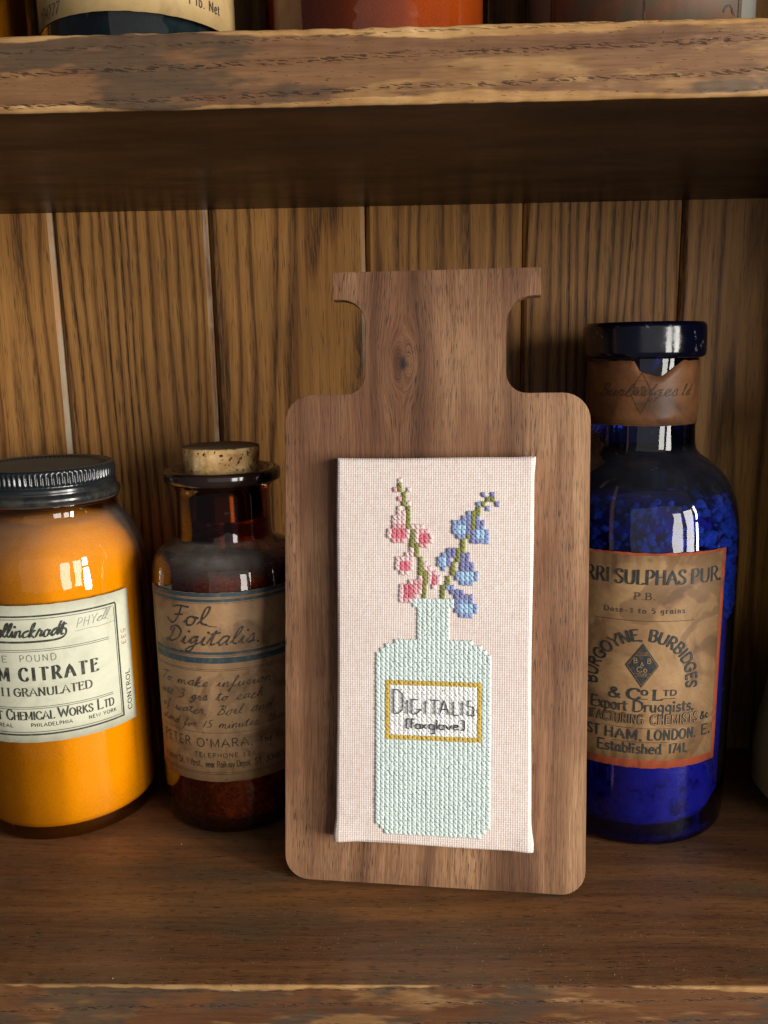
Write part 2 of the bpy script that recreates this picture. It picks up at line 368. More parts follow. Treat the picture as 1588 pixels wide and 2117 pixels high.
g('V', .76, 'L0 1 .38 0 .76 1'); g('W', 1.1, 'L0 1 .28 0 .55 .85 .82 0 1.1 1'); g('X', .74, 'L.04 0 .7 1', 'L.04 1 .7 0'); g('Y', .74, 'L0 1 .37 .48 .74 1', 'L.37 .48 .37 0'); g('Z', .66, 'L.05 1 .6 1 .05 0 .62 0')
g('a', .52, 'S.42 .5 .3 .66 .1 .52 .06 .3 .12 .06 .28 .02 .42 .18', 'L.42 .66 .42 .1 .52 0'); g('b', .54, 'L.1 1 .1 .04', 'S.1 .5 .28 .66 .46 .52 .5 .3 .42 .06 .26 0 .1 .1')
g('c', .46, 'S.42 .5 .28 .66 .1 .5 .06 .3 .14 .06 .3 0 .44 .12'); g('d', .54, 'L.44 1 .44 .06 .54 0', 'S.44 .5 .28 .66 .1 .5 .05 .3 .12 .06 .28 0 .44 .14'); g('e', .5, 'L.08 .36 .44 .36', 'S.44 .36 .4 .6 .25 .66 .1 .5 .06 .3 .14 .06 .28 0 .44 .12')
g('f', .34, 'S.36 .94 .24 1 .16 .8 .16 .4 .16 0', 'L.02 .64 .34 .64'); g('g', .54, 'S.42 .5 .28 .66 .1 .52 .06 .34 .14 .14 .28 .1 .42 .24', 'S.44 .66 .44 .1 .42 -.2 .26 -.3 .06 -.22'); g('h', .54, 'L.1 1 .1 0', 'S.1 .44 .26 .66 .42 .56 .44 .3 .44 0')
g('i', .22, 'L.1 .64 .1 0', 'D.1 .88'); g('j', .22, 'L.1 .64 .1 -.2', 'D.1 .88'); g('k', .5, 'L.1 1 .1 0', 'L.42 .64 .1 .26', 'L.2 .36 .46 0'); g('l', .22, 'L.1 1 .1 0')
g('m', .8, 'L.1 .66 .1 0', 'S.1 .46 .22 .66 .36 .6 .4 .4 .4 0', 'S.4 .46 .52 .66 .66 .6 .7 .4 .7 0'); g('n', .54, 'L.1 .66 .1 0', 'S.1 .44 .26 .66 .42 .56 .44 .3 .44 0'); g('o', .54, 'S.27 .66 .1 .52 .05 .32 .1 .1 .27 0 .44 .1 .49 .32 .44 .52 .27 .66')
g('p', .54, 'L.1 .66 .1 -.3', 'S.1 .5 .28 .66 .46 .52 .5 .3 .42 .06 .26 0 .1 .1'); g('r', .38, 'L.1 .66 .1 0', 'S.1 .4 .2 .62 .38 .62'); g('s', .42, 'S.36 .54 .24 .66 .08 .54 .12 .38 .3 .3 .38 .14 .24 0 .06 .08')
g('t', .34, 'S.14 .9 .14 .3 .18 .04 .32 .04', 'L0 .64 .32 .64'); g('u', .54, 'S.1 .66 .1 .2 .2 .02 .36 .06 .44 .26', 'L.44 .66 .44 0'); g('v', .5, 'L.02 .66 .25 0 .48 .66'); g('w', .72, 'L.02 .66 .2 0 .36 .6 .52 0 .7 .66')
g('x', .48, 'L.04 .66 .44 0', 'L.44 .66 .04 0'); g('y', .5, 'L.04 .66 .26 .04', 'L.48 .66 .2 -.3'); g('z', .46, 'L.04 .64 .42 .64 .04 0 .44 0')
g('0', .56, 'S.28 1 .1 .85 .05 .5 .1 .15 .28 0 .46 .15 .51 .5 .46 .85 .28 1'); g('1', .4, 'L.08 .82 .24 1 .24 0'); g('2', .56, 'S.06 .8 .2 1 .42 .94 .46 .7 .3 .4 .05 0', 'L.05 0 .52 0'); g('3', .54, 'S.06 .9 .26 1 .46 .86 .42 .62 .22 .54 .46 .4 .48 .15 .28 0 .05 .1')
g('4', .58, 'L.42 0 .42 1 .04 .3 .56 .3'); g('5', .54, 'L.46 1 .12 1 .1 .58', 'S.1 .58 .3 .66 .48 .5 .48 .2 .28 0 .06 .08'); g('6', .56, 'S.46 .92 .26 .98 .08 .6 .06 .3 .2 .02 .42 .06 .48 .34 .32 .54 .1 .42'); g('7', .52, 'L.05 1 .5 1 .2 0')
g('8', .56, 'S.28 .54 .1 .7 .14 .94 .28 1 .44 .94 .46 .7 .28 .54 .06 .34 .1 .06 .28 0 .48 .08 .5 .34 .28 .54'); g('9', .56, 'S.48 .6 .3 .42 .1 .56 .1 .84 .28 1 .46 .88 .48 .5 .36 .1 .14 0')
g('&', .84, 'S.8 0 .3 .62 .24 .86 .4 1 .52 .86 .44 .66 .1 .36 .1 .1 .32 0 .56 .1 .76 .46'); g('.', .2, 'D.1 .03'); g(',', .2, 'L.12 .06 .06 -.14'); g("'", .2, 'L.1 1 .08 .74'); g('-', .6, 'L.04 .34 .56 .34'); g(' ', .34)
# joined handwriting
H = {}
def hg(ch, wd, *st): H[ch] = (wd, [(s[0], [float(q) for q in s[1:].split()]) for s in st])
hg('a', .5, 'S0 .1 .1 .3 .3 .55 .44 .5 .2 .5 .1 .2 .2 .02 .38 .3 .44 .52 .4 .1 .5 .06'); hg('b', .45, 'S0 .1 .2 .7 .2 1 .1 .8 .08 .2 .2 0 .36 .2 .3 .46 .45 .4'); hg('c', .42, 'S0 .1 .14 .4 .34 .5 .3 .42 .1 .3 .14 .04 .42 .1')
hg('d', .52, 'S0 .1 .2 .5 .36 .5 .12 .3 .16 .02 .36 .3 .5 1 .42 .2 .52 .06'); hg('e', .42, 'S0 .1 .24 .28 .3 .5 .16 .5 .08 .2 .2 .02 .42 .12'); hg('f', .4, 'S0 .1 .24 .6 .3 1 .18 .9 .14 0 .08 -.45 .02 -.3 .2 .04 .4 .14')
hg('g', .5, 'S0 .1 .2 .5 .4 .5 .14 .34 .18 .06 .38 .36 .3 -.3 .1 -.42 .08 -.26 .5 .1'); hg('h', .5, 'S0 .1 .22 .7 .24 1 .12 .8 .1 0 .16 .4 .32 .5 .36 .1 .5 .06'); hg('i', .26, 'S0 .1 .12 .48 .12 .1 .26 .08', 'D.2 .78')
hg('k', .5, 'S0 .1 .22 .7 .24 1 .12 .8 .1 0 .16 .4 .36 .5 .16 .26 .36 .02 .5 .1'); hg('l', .3, 'S0 .1 .22 .6 .26 1 .14 .9 .1 .2 .3 .06'); hg('m', .78, 'S0 .1 .1 .48 .1 0 .16 .4 .3 .48 .34 .02 .4 .4 .54 .48 .6 .1 .78 .08')
hg('n', .5, 'S0 .1 .1 .48 .1 0 .16 .4 .34 .48 .36 .1 .5 .08'); hg('o', .46, 'S0 .1 .12 .4 .26 .5 .1 .4 .12 .04 .3 .06 .36 .36 .26 .46 .46 .4'); hg('r', .38, 'S0 .1 .12 .56 .16 .44 .28 .42 .24 .1 .38 .08'); hg('s', .38, 'S0 .1 .18 .54 .26 .3 .26 .04 .08 .04 .38 .1')
hg('t', .34, 'S0 .1 .2 .9 .16 .3 .2 .04 .34 .1', 'L.02 .68 .38 .74'); hg('u', .5, 'S0 .1 .1 .48 .12 .08 .3 .12 .38 .48 .38 .1 .5 .08'); hg('w', .64, 'S0 .1 .1 .48 .14 .06 .28 .1 .34 .4 .38 .06 .5 .1 .56 .46 .64 .4'); hg('z', .4, 'S0 .1 .1 .48 .3 .44 .1 .02 .4 .1')
hg('y', .44, 'S0 .1 .1 .48 .14 .14 .3 .2 .38 .48 .24 -.4 .1 -.3 .44 .1')
hg('F', .6, 'S.1 .9 .3 1 .66 1', 'S.4 .98 .34 .4 .2 .04 .02 .1 -.08 .3', 'L.2 .5 .5 .56'); hg('D', .8, 'S.3 .9 .22 .3 .1 .02 .02 .16 .3 .04 .62 .3 .66 .76 .36 1 .1 .88 .12 .66'); hg('T', .6, 'S.0 .86 .2 1 .7 .98', 'S.4 .98 .32 .4 .14 .02 0 .16'); hg('B', .62, 'S.06 .8 .3 1 .26 .5 .12 0', 'S.24 .9 .5 1 .5 .7 .3 .54 .54 .42 .5 .1 .24 0 .1 .06')
hg('3', .5, *['S.1 .9 .3 1 .42 .84 .26 .54 .44 .4 .4 .08 .06 .02']); hg('1', .3, 'L.2 .9 .1 0'); hg('5', .5, 'S.42 .96 .18 .9 .14 .6 .36 .5 .36 .14 .04 .04'); hg('.', .25, 'D.1 .03'); hg(',', .25, 'L.12 .06 .04 -.16'); hg(' ', .5)

class Ink:
    """collects ribbons in (s, z) millimetres; fn maps (s, z, lift) to a point"""
    def __init__(self, fn): self.fn = fn; self.V = []; self.F = []; self.k = 0
    def ribbon(self, P, thin, thick, nib=0.0, closed=False):
        P = np.array(P, float)
        if len(P) < 2: return
        Q = [P[0]]
        for a, b in zip(P[:-1], P[1:]):          # keep steps short enough to follow the curved glass
            d = np.linalg.norm(b - a); n = max(1, int(d / 2.0))
            for t in range(1, n + 1): Q.append(a + (b - a) * t / n)
        P = np.array(Q); D = np.gradient(P, axis=0); L = np.linalg.norm(D, axis=1) + 1e-9; D = D / L[:, None]
        nb = np.array([math.cos(nib), math.sin(nib)])
        wd = thin + (thick - thin) * np.abs(D[:, 0] * nb[1] - D[:, 1] * nb[0])
        N = np.stack([-D[:, 1], D[:, 0]], 1)
        self.k += 1; lift = .00006 + (self.k % 9) * .000006
        b0 = len(self.V)
        for p, n, q in zip(P, N, wd):
            for s in (-.5, .5): self.V.append(self.fn(p[0] + n[0] * q * s, p[1] + n[1] * q * s, lift))
        for i in range(len(P) - 1): self.F.append((b0 + 2*i, b0 + 2*i + 2, b0 + 2*i + 3, b0 + 2*i + 1))
    def disc(self, s, z, r):
        self.k += 1; b0 = len(self.V); lift = .00006 + (self.k % 9) * .000006
        for i in range(10): self.V.append(self.fn(s + r * math.cos(i * .6283), z + r * math.sin(i * .6283), lift))
        self.F.append(tuple(range(b0, b0 + 10)))
    def poly(self, pts, lift=.00004):
        b0 = len(self.V)
        for p in pts: self.V.append(self.fn(p[0], p[1], lift))
        self.F.append(tuple(range(b0, b0 + len(pts))))
    def band(self, s0, s1, z0, z1, lift=.00005, step=1.5):
        n = max(1, int(abs(s1 - s0) / step)); b0 = len(self.V)
        for i in range(n + 1):
            s = s0 + (s1 - s0) * i / n
            self.V += [self.fn(s, z0, lift), self.fn(s, z1, lift)]
        for i in range(n): self.F.append((b0 + 2*i, b0 + 2*i + 2, b0 + 2*i + 3, b0 + 2*i + 1))
    def build(self, name, mat, parent): return mesh(name, self.V, self.F, mat, parent)

def layout(txt, font, track): 
    x = 0; out = []
    for ch in txt:
        small = .78 if isinstance(ch, tuple) else 1
        wd, st = font[ch]; out.append((x, st, ch)); x += wd + track
    return out, x - track
def write(ink, txt, s0, s1, z, h, thin=.12, thick=.12, nib=0.0, serif=0.0, slant=0.0, font=None, track=.16, z1=None, angular=False, wob=0.0, smallcaps=None, warp=None, end=None):
    """set txt between s0 and s1 (mm) on baseline z with cap height h (mm); thin/thick as a share of h"""
    font = font or G; it, W = layout(txt, font, track); sx = (s1 - s0) / W; z1 = z if z1 is None else z1
    def X(px, py):
        s = s0 + (px + 0) * sx + py * slant * h; zz = z + (z1 - z) * (px / W) + py * h
        if wob: 
            q = noise.noise(Vector((s * .35, zz * .35, len(txt)))) * wob; zz += q; s += q * .6
        return warp(s, zz) if warp else (s, zz)
    for x, st, ch in it:
        k = 1.0
        if smallcaps and not smallcaps(ch, x): k = 1
        for typ, q in st:
            pts = [(x + q[i] * 1.0, q[i + 1]) for i in range(0, len(q), 2)]
            if typ == 'D': ink.disc(*X(*pts[0]), max(thick, thin) * h * .62); continue
            pl = pts
            if typ == 'S' and not angular: pl = spline(pts, 5)
            ink.ribbon([X(*p) for p in pl], thin * h, thick * h, nib)
            if serif:
                ends = [(pts[0], pts[1]), (pts[-1], pts[-2])]
                for e, f in ends:
                    dx, dy = abs(e[0] - f[0]), abs(e[1] - f[1])
                    onl = min(abs(e[1] - v) for v in (0, .66, 1)) < .02
                    if dy > dx * .9 and onl and typ == 'L': ink.ribbon([X(e[0] - serif, e[1]), X(e[0] + serif, e[1])], thin * h, thin * h)
                    elif dx > dy and typ == 'L' and abs(e[1] - .35) > .02 and e[0] - x > .3:
                        sg = -1 if e[1] > .7 else 1
                        ink.ribbon([X(e[0], e[1]), X(e[0] + .01, e[1] + sg * serif * 1.1)], thin * h, thick * h * .8)
                    elif typ == 'S' and ch in 'CGSs' : ink.ribbon([X(e[0], e[1] - serif * .5), X(e[0], e[1] + serif * .7)], thin * h, thin * h * 1.3)

def wrap(r, cx=0.0):
    """a cylinder of radius r mm about the object's own axis; s runs round it from the front"""
    def fn(s, z, lift):
        th = s / r; rr = r / 1000 + lift
        return (rr * math.sin(th) + cx, -rr * math.cos(th), z / 1000)
    return fn
def label_sheet(name, r, s0, s1, zlo, zhi, mat, parent, thick=.00012, corner=None, lift=.00010, ragged=0.0, seed=1):
    """paper glued round the glass: outer face and a cut edge"""
    n = 60; fn = wrap(r); V = []; F = []; rows = 7
    for i in range(n + 1):
        s = s0 + (s1 - s0) * i / n
        lo = zlo(s) if callable(zlo) else zlo; hi = zhi(s) if callable(zhi) else zhi
        for k in range(rows):
            t = k / (rows - 1); z = lo + (hi - lo) * t
            ss = s + (noise.noise(Vector((z * .13, seed, 0))) * ragged if i in (0, n) else 0)
            zz = z + (noise.noise(Vector((s * .3, seed * 3, 1))) * ragged if k in (0, rows - 1) else 0)
            curl = .00030 * max(0, 1 - min(s - s0, s1 - s) / 2.4) ** 2 * (.4 + .6 * abs(2 * t - 1)) * (.5 + noise.noise(Vector((z * .1, seed, 5))))
            V.append(fn(ss, zz, lift + max(curl, 0) + .000012 * noise.noise(Vector((s * .15, z * .15, seed)))))
    for i in range(n):
        for k in range(rows - 1):
            a = i * rows + k; F.append((a, a + rows, a + rows + 1, a + 1))
    b = [i * rows for i in range(n + 1)] + [n * rows + k for k in range(1, rows)] + [i * rows + rows - 1 for i in range(n - 1, -1, -1)] + [k for k in range(rows - 2, 0, -1)]
    o = len(V)
    for q in b:
        v = Vector(V[q]); d = Vector((v.x, v.y, 0)).normalized() * lift * .9; V.append(tuple(v - d))
    for i in range(len(b)):
        j = (i + 1) % len(b); F.append((b[i], o + i, o + j, b[j]))
    return mesh(name, V, F, mat, parent, smooth=True)

# ------------------------------------------------------------------ materials
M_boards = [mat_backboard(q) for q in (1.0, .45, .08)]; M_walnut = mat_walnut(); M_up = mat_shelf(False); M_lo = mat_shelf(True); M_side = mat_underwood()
M_black = plain('black_enamel', (.012, .013, .014), .22, .6)
M_backing = plain('groove_wood', (.03, .016, .008), .8, .2)  # dark wood of the panel behind the board joints

# ------------------------------------------------------------------ the shelf unit
unit = tag(empty('shelf_unit', (0, 0, 0)), 'old brown wooden shelf unit holding all the bottles, with plank back and worn shelf edges', 'shelf unit')
pitch = .07575; x0 = -.16911
for k in range(-6, 7):
    a = x0 + (k - 1) * pitch; b = a + pitch
    if a > .23 or b < -.62: continue
    w1, d1 = .0024, .0019
    prof = [(.0002, .012), (.0002, d1 + .0006), (w1 * .15, d1), (w1, .0001), (w1 + .001, 0), (pitch - w1 - .001, 0), (pitch - w1, .0001), (pitch - w1 * .15, d1), (pitch - .0002, d1 + .0006), (pitch - .0002, .012)]
    zs = [-.02, .1, .2, .3, .45, .62]; V = [(px, py + (noise.noise(Vector((k, zz * 3, 0))) * .0002), zz) for zz in zs for px, py in prof]; n = len(prof); F = []
    for i in range(len(zs) - 1):
        for j in range(n): F.append((i*n + j, i*n + (j+1) % n, (i+1)*n + (j+1) % n, (i+1)*n + j))
    F.append(tuple(range(n))[::-1]); F.append(tuple((len(zs)-1)*n + j for j in range(n)))
    mesh('back_board', V, F, M_boards[0 if k < 2 else 1 if k == 2 else 2], unit, loc=(a, 0, 0))  # painted bevel highlight: full on left boards, faint on right ones
mesh('backing_panel', [(-.62, .0125, -.02), (.27, .0125, -.02), (.27, .0125, .62), (-.62, .0125, .62), (-.62, .018, -.02), (.27, .018, -.02), (.27, .018, .62), (-.62, .018, .62)],
     [(0, 1, 2, 3), (4, 7, 6, 5), (0, 4, 5, 1), (1, 5, 6, 2), (2, 6, 7, 3), (3, 7, 4, 0)], M_backing, unit)

def shelf(name, z, t, mat, seed, loc):
    """board along x; long front edges slightly rounded, dented by wear"""
    xs = np.linspace(-.60, .2495, 700); prof = []
    r = .0011
    y0, y1 = -.172, -.0004
    for a in range(0, 91, 18): prof.append((y0 + r - r * math.cos(R(a)) , t - r + r * math.sin(R(a)), 1))
    prof = [(y1, 0, 0), (-.12, 0, 0), (-.165, 0, 0)] + [(y0 + r - r * math.sin(R(a)), r - r * math.cos(R(a)), 1) for a in range(0, 91, 18)] + [(y0, t * f, .35) for f in (.2, .35, .5, .65, .8)] + prof + [(-.165, t, 0), (-.12, t, 0), (-.06, t, 0), (y1, t, 0)]
    n = len(prof); V = np.zeros((len(xs), n, 3))
    for i, x in enumerate(xs):
        for j, (py, pz, wgt) in enumerate(prof):
            dy = dz = 0
            if wgt:
                top = pz > t / 2
                q = noise.noise(Vector((x * 55, seed + 5 * top, 0))) * .5 + noise.noise(Vector((x * 210, seed + 5 * top, 2))) * .3
                q = max(q, -.1) * .0011 * wgt
                dy = q; dz = (-q if top else q) * (.8 if wgt == 1 else 0)
                dy += noise.noise(Vector((x * 25, pz * 300, seed))) * .00022
            V[i, j] = (x, py + dy, pz + dz)
    i = np.arange(len(xs) - 1)[:, None]; j = np.arange(n)[None, :]; j2 = (j + 1) % n
    F = np.stack([i*n + j, i*n + j2, (i+1)*n + j2, (i+1)*n + j], -1)[:, :, ::-1].reshape(-1, 4)
    o = np_mesh(name, V.reshape(-1, 3), F, mat, unit, True); o.location = loc
    return o
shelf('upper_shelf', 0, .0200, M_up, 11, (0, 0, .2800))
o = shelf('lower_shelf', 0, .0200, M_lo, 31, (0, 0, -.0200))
for v in o.data.vertices: v.co.z -= .02
o.location.z = 0
for xx in (-.62, .250):
    mesh('side_panel', [(xx + a, y, z) for a in (0, .018) for y, z in ((-.176, -.05), (-.0005, -.05), (-.0005, .62), (-.176, .62))], [(0, 3, 2, 1), (4, 5, 6, 7), (0, 1, 5, 4), (1, 2, 6, 5), (2, 3, 7, 6), (3, 0, 4, 7)], M_side, unit)

# ------------------------------------------------------------------ walnut plaque with the cross-stitch canvas
plq = tag(empty('wooden_plaque', (.00909, -.1196, .00082), (R(-9.324), 0, R(-5.636))), 'walnut board cut in the outline of a bottle, with a pink cross-stitched canvas on it', 'plaque')
def arc(cx, cz, r, a0, a1, n=8): return [(cx + r * math.cos(R(a0 + (a1 - a0) * i / n)), cz + r * math.sin(R(a0 + (a1 - a0) * i / n))) for i in range(n + 1)]
half = arc(50.6, 9.7, 9.7, -90, 0) + arc(49.5, 186.7, 10.8, 0, 90) + arc(36.0, 205.7, 8.2, 270, 180) + arc(37.6, 225.3, 9.8, 180, 90) + [(40.9, 235.1), (40.9, 245.9)]
pts = half + [(-x, z) for x, z in reversed(half)]
def slab(name, pts, y0, y1, mat, parent, bev=.0003):
    bm = bmesh.new(); vs_ = [bm.verts.new((x / 1000, y0, z / 1000)) for x, z in pts]
    f = bm.faces.new(vs_); r = bmesh.ops.extrude_face_region(bm, geom=[f])
    bmesh.ops.translate(bm, vec=(0, y1 - y0, 0), verts=[v for v in r['geom'] if isinstance(v, bmesh.types.BMVert)])
    bmesh.ops.recalc_face_normals(bm, faces=bm.faces)
    eds = [e for e in bm.edges if len(e.link_faces) == 2 and e.calc_face_angle(0) > 1.2]
    bmesh.ops.bevel(bm, geom=eds, offset=bev, segments=2, affect='EDGES', clamp_overlap=True)
    me = bpy.data.meshes.new(name); bm.to_mesh(me); bm.free(); me.materials.append(mat)
    o = bpy.data.objects.new(name, me); C.objects.link(o); o.parent = parent; return o
slab('board', pts, 0, .005, M_walnut, plq, .0002)
# easel strut behind the board, resting on the shelf
st_ = slab('easel_strut', [(-14, .2), (14, .2), (9, 128), (-9, 128)], 0, .004, M_walnut, plq)
lam = R(9.324)
Mi = (Matrix.Translation(plq.location) @ plq.rotation_euler.to_matrix().to_4x4()).inverted()
p0 = Mi @ Vector((.00909 + .003, -.0700, .0004)); p1 = Vector((0, .0052, .122)); up_ = (p1 - p0).normalized()
xa = Vector((1, 0, 0)); ya = up_.cross(xa).normalized(); Rm = Matrix((xa, ya, up_)).transposed().to_4x4(); Rm.translation = p0
st_.matrix_local = Rm

CX0, CX1, CZ0, CZ1, CT = -37.9, 38.6, 19.2, 172.2, 7.0        # canvas front face (mm) and thickness
CYF = -CT
def build_canvas():
    th = .9; ns = 4; rad = 1.6; side = CT - .2
    L = rad * math.pi / 2 + side - rad
    U = np.arange(CX0 + rad - L, CX1 - rad + L, th / ns); Vv = np.arange(CZ0 + rad - L, CZ1 - rad + L, th / ns)
    uu, vv = np.meshgrid(U, Vv, indexing='ij')
    def prof(t, lo, hi):
        """signed arc coordinate -> (position across, drop, normal-share)"""
        a = np.clip(t, lo + rad, hi - rad); e = t - a; s = np.sign(e); e = np.abs(e)
        ang = np.minimum(e / rad, math.pi / 2); ext = np.maximum(e - rad * math.pi / 2, 0)
        pos = a + s * rad * np.sin(ang); drop = rad * (1 - np.cos(ang)) + ext
        return pos, drop, s * np.sin(ang), np.cos(ang)
    px, dx, nx, cx_ = prof(uu, CX0, CX1); pz, dz, nz, cz_ = prof(vv, CZ0, CZ1)
    drop = np.maximum(dx, dz) + .35 * np.minimum(dx, dz); drop = np.minimum(drop, side)
    wu = uu / th + .06 * np.sin(vv / 7.0); wv = vv / th + .05 * np.sin(uu / 9.0)
    iu, iv = np.floor(wu), np.floor(wv); par = (iu + iv) % 2
    cu = np.abs(np.sin(np.pi * wu)) ** .7; cv = np.abs(np.sin(np.pi * wv)) ** .7
    du = np.where(par > .5, 1, -1) * np.abs(np.sin(np.pi * wv)); dv = np.where(par > .5, -1, 1) * np.abs(np.sin(np.pi * wu))
    jit = rng.normal(0, .05, (int(iu.max() - iu.min()) + 3, int(iv.max() - iv.min()) + 3))
    j = jit[(iu - iu.min()).astype(int), (iv - iv.min()).astype(int)]
    h = np.maximum(cu * (.62 + .38 * du), cv * (.62 + .38 * dv) * .94) * (1 + j)
    disp = .26 * (h - 1)
    slack = .18 * np.sin(uu / 11 + 1) * np.sin(vv / 23) + .12 * np.sin(vv / 8.)
    # folded corners stand out a little
    cor = np.exp(-(((np.abs(uu - .5) - 38.5) / 6.0) ** 2 + ((vv - CZ0 - 2) / 5.5) ** 2)) * 1.0 + np.exp(-(((uu - CX1) / 6.) ** 2 + ((vv - CZ1) / 5.) ** 2)) * .6
    ca = np.sqrt(np.clip(1 - nx**2 - nz**2, 0, 1))
    X = px + nx * (disp + cor * 1.1) + np.where(np.abs(nx) > .2, np.sign(nx) * .25 * np.sin(vv / 19), 0)
    Z = pz + nz * (disp + cor * .8) + np.where(np.abs(nz) > .2, np.sign(nz) * .25 * np.sin(uu / 13), 0)
    Y = -(CT - drop) - ca * (disp + slack * .5 + cor * .6)
    Y = np.minimum(Y, -.02)
    P = np.stack([X, Y, Z], -1).reshape(-1, 3) / 1000
    a, b = uu.shape; I = np.arange(a * b).reshape(a, b)
    F = np.stack([I[:-1, :-1], I[1:, :-1], I[1:, 1:], I[:-1, 1:]], -1).reshape(-1, 4)
    o = np_mesh('fabric_canvas', P, F, mat_fabric(), plq, True)
    at = o.data.attributes.new('depth', 'FLOAT', 'POINT'); at.data.foreach_set('value', h.reshape(-1).astype(np.float32))
    return o
canvas = build_canvas()

# cross stitches
PT = 1.80; ZR = 117.4
def cellpos(c, r):
    x = .35 + (c + .5 - 4.5) * PT; z = ZR - (r + .5) * PT
    if r < 0: x += (-r) * .045
    return x, z
def leg_template(sign, lift):
    """one arched thread across a cell; sign=+1 is '\\' """
    a = PT * .5 * 1.02; n = 5; m = 6; V = []; F = []
    d = np.array([a, 0, -a * sign]); side = np.array([a * sign, 0, a]) / (a * math.sqrt(2))
    for i in range(n + 1):
        t = -1 + 2 * i / n; c = d * t * .90; y = -(lift * (1 - t ** 4) + .04)
        wr = .60 * (1 - .42 * abs(t) ** 4); hr = .20 * (1 - .3 * abs(t) ** 4)
        for k in range(m):
            an = 2 * math.pi * k / m
            V.append(c + side * wr * math.cos(an) + np.array([0, y - hr * math.sin(an), 0]))
    for i in range(n):
        for k in range(m): F.append((i*m + k, i*m + (k+1) % m, (i+1)*m + (k+1) % m, (i+1)*m + k))
    return np.array(V), np.array(F)
T1 = leg_template(-1, .16); T2 = leg_template(1, .27)
def stitches(name, cells, mat):
    Vs, Fs, b = [], [], 0
    for c, r in cells:
        x, z = cellpos(c, r)
        for T in (T1, T2):
            V = T[0].copy(); ja = rng.normal(0, .07); s = 1 + rng.normal(0, .05)
            rot = np.array([[math.cos(ja), 0, -math.sin(ja)], [0, 1, 0], [math.sin(ja), 0, math.cos(ja)]])
            V = (V @ rot.T) * np.array([s, 1 + rng.normal(0, .12), s]) + np.array([x + rng.normal(0, .05), -CT - .02, z + rng.normal(0, .05)])
            Vs.append(V / 1000); Fs.append(T[1] + b); b += len(V)
    o = np_mesh(name, np.concatenate(Vs), np.concatenate(Fs), mat, canvas, True)
    o['kind'] = 'stuff'; return o
body = []
for r in range(2): body += [(c, r) for c in range(0, 9)]
for r in range(2, 9): body += [(c, r) for c in range(1, 8)]
for k in range(43):
    lo, hi = -8, 16
    ins = {0: 4, 1: 2, 2: 1, 40: 0, 41: 1, 42: 2}.get(k, 0)
    body += [(c, 9 + k) for c in range(lo + ins, hi - ins + 1)]
gold = [(c, 18) for c in range(-6, 15)] + [(c, 30) for c in range(-6, 15)] + [(-6, r) for r in range(19, 30)] + [(14, r) for r in range(19, 30)]
white = [(c, r) for c in range(-5, 14) for r in range(19, 30)]
used = set(gold) | set(white); body = [q for q in body if q not in used]
stitches('bottle_stitches', body, mat_thread('pale_mint_thread', (.72, .83, .80), .92))
stitches('gold_border_stitches', gold, mat_thread('gold_thread', (.72, .50, .10), .7))
stitches('label_stitches', white, mat_thread('white_thread', (.90, .91, .90), .95))
def rows(spec): return [(c, r) for r, cs in spec for c in cs]
def rg(a, b): return range(a, b + 1)
stemL = rows([(r, [2]) for r in rg(-6, -1)] + [(r, [1]) for r in rg(-9, -6)] + [(r, [0]) for r in rg(-12, -10)] + [(r, [-1]) for r in rg(-15, -12)] + [(r, [-2]) for r in rg(-20, -16)] + [(r, [-3]) for r in rg(-23, -21)] + [(-25, [-4]), (-24, [-4])])
stemR = rows([(r, [6]) for r in rg(-3, -1)] + [(r, [7]) for r in (-5, -4)] + [(r, [8]) for r in rg(-8, -6)] + [(r, [9]) for r in rg(-11, -9)] + [(r, [10]) for r in rg(-13, -11)] + [(-14, [11])] + [(r, [12]) for r in rg(-19, -16)] + [(-20, [13]), (-19, [13]), (-21, [14]), (-22, [15, 16])])
stitches('stem_stitches', stemL + stemR, mat_thread('olive_green_thread', (.27, .28, .07), .8))
deep = rows([(-15, [-5, -4, -3]), (-14, [-5, -4, -3]), (-14, [1, 2]), (-13, [1, 2]), (-8, [-3, -2]), (-7, [-3, -2]), (-3, [-2, -1]), (-2, [-2, -1]), (-1, [-2, -1]), (-5, [4]), (-4, [4])])
mid = rows([(-15, [1, 2]), (-12, [1, 2]), (-13, [-5, -4, -3]), (-16, [-5, -4, -3]), (0, [-2]), (-3, [0]), (-2, [0]), (-1, [0]), (-4, [0, 1]), (-3, [1]), (-6, [4]), (-24, [-5]), (-22, [-4])])
lite = rows([(-26, [-4]), (-24, [-2]), (-21, [-2]), (-19, [-4, -3]), (-18, [-5, -4, -3]), (-17, [-5, -4, -3]), (-20, [-4]), (-15, [-6, -2, 0]), (-14, [-6, -2, 0, 3]), (-13, [0, 3]), (-16, [0, 1, -1]),
             (-9, [-4, -3, -2, -1]), (-8, [-4, -1]), (-7, [-4, -1]), (-6, [-3, -2]), (-10, [-2, -1]), (-11, [-1]), (-3, [-3]), (-2, [-3]), (-1, [-3]), (0, [-3, -1]), (-5, [1]), (-4, [-1]), (-2, [1]),
             (-8, [2]), (-7, [2, 3]), (-6, [3]), (-5, [3, 5]), (-4, [3, 5]), (-3, [4])])
stitches('deep_pink_stitches', deep, mat_thread('deep_pink_thread', (.78, .19, .25), .84))
stitches('mid_pink_stitches', mid, mat_thread('mid_pink_thread', (.84, .42, .46), .84))
stitches('pale_pink_stitches', lite, mat_thread('pale_pink_thread', (.86, .63, .62), .85))
cyan = rows([(-16, [9, 10]), (-15, [9, 10]), (-15, [13, 14]), (-14, [13, 14]), (-9, [6]), (-8, [6]), (-6, [10, 11, 12]), (-5, [10, 11, 12]), (1, [10, 11, 12]), (2, [10, 11, 12])])
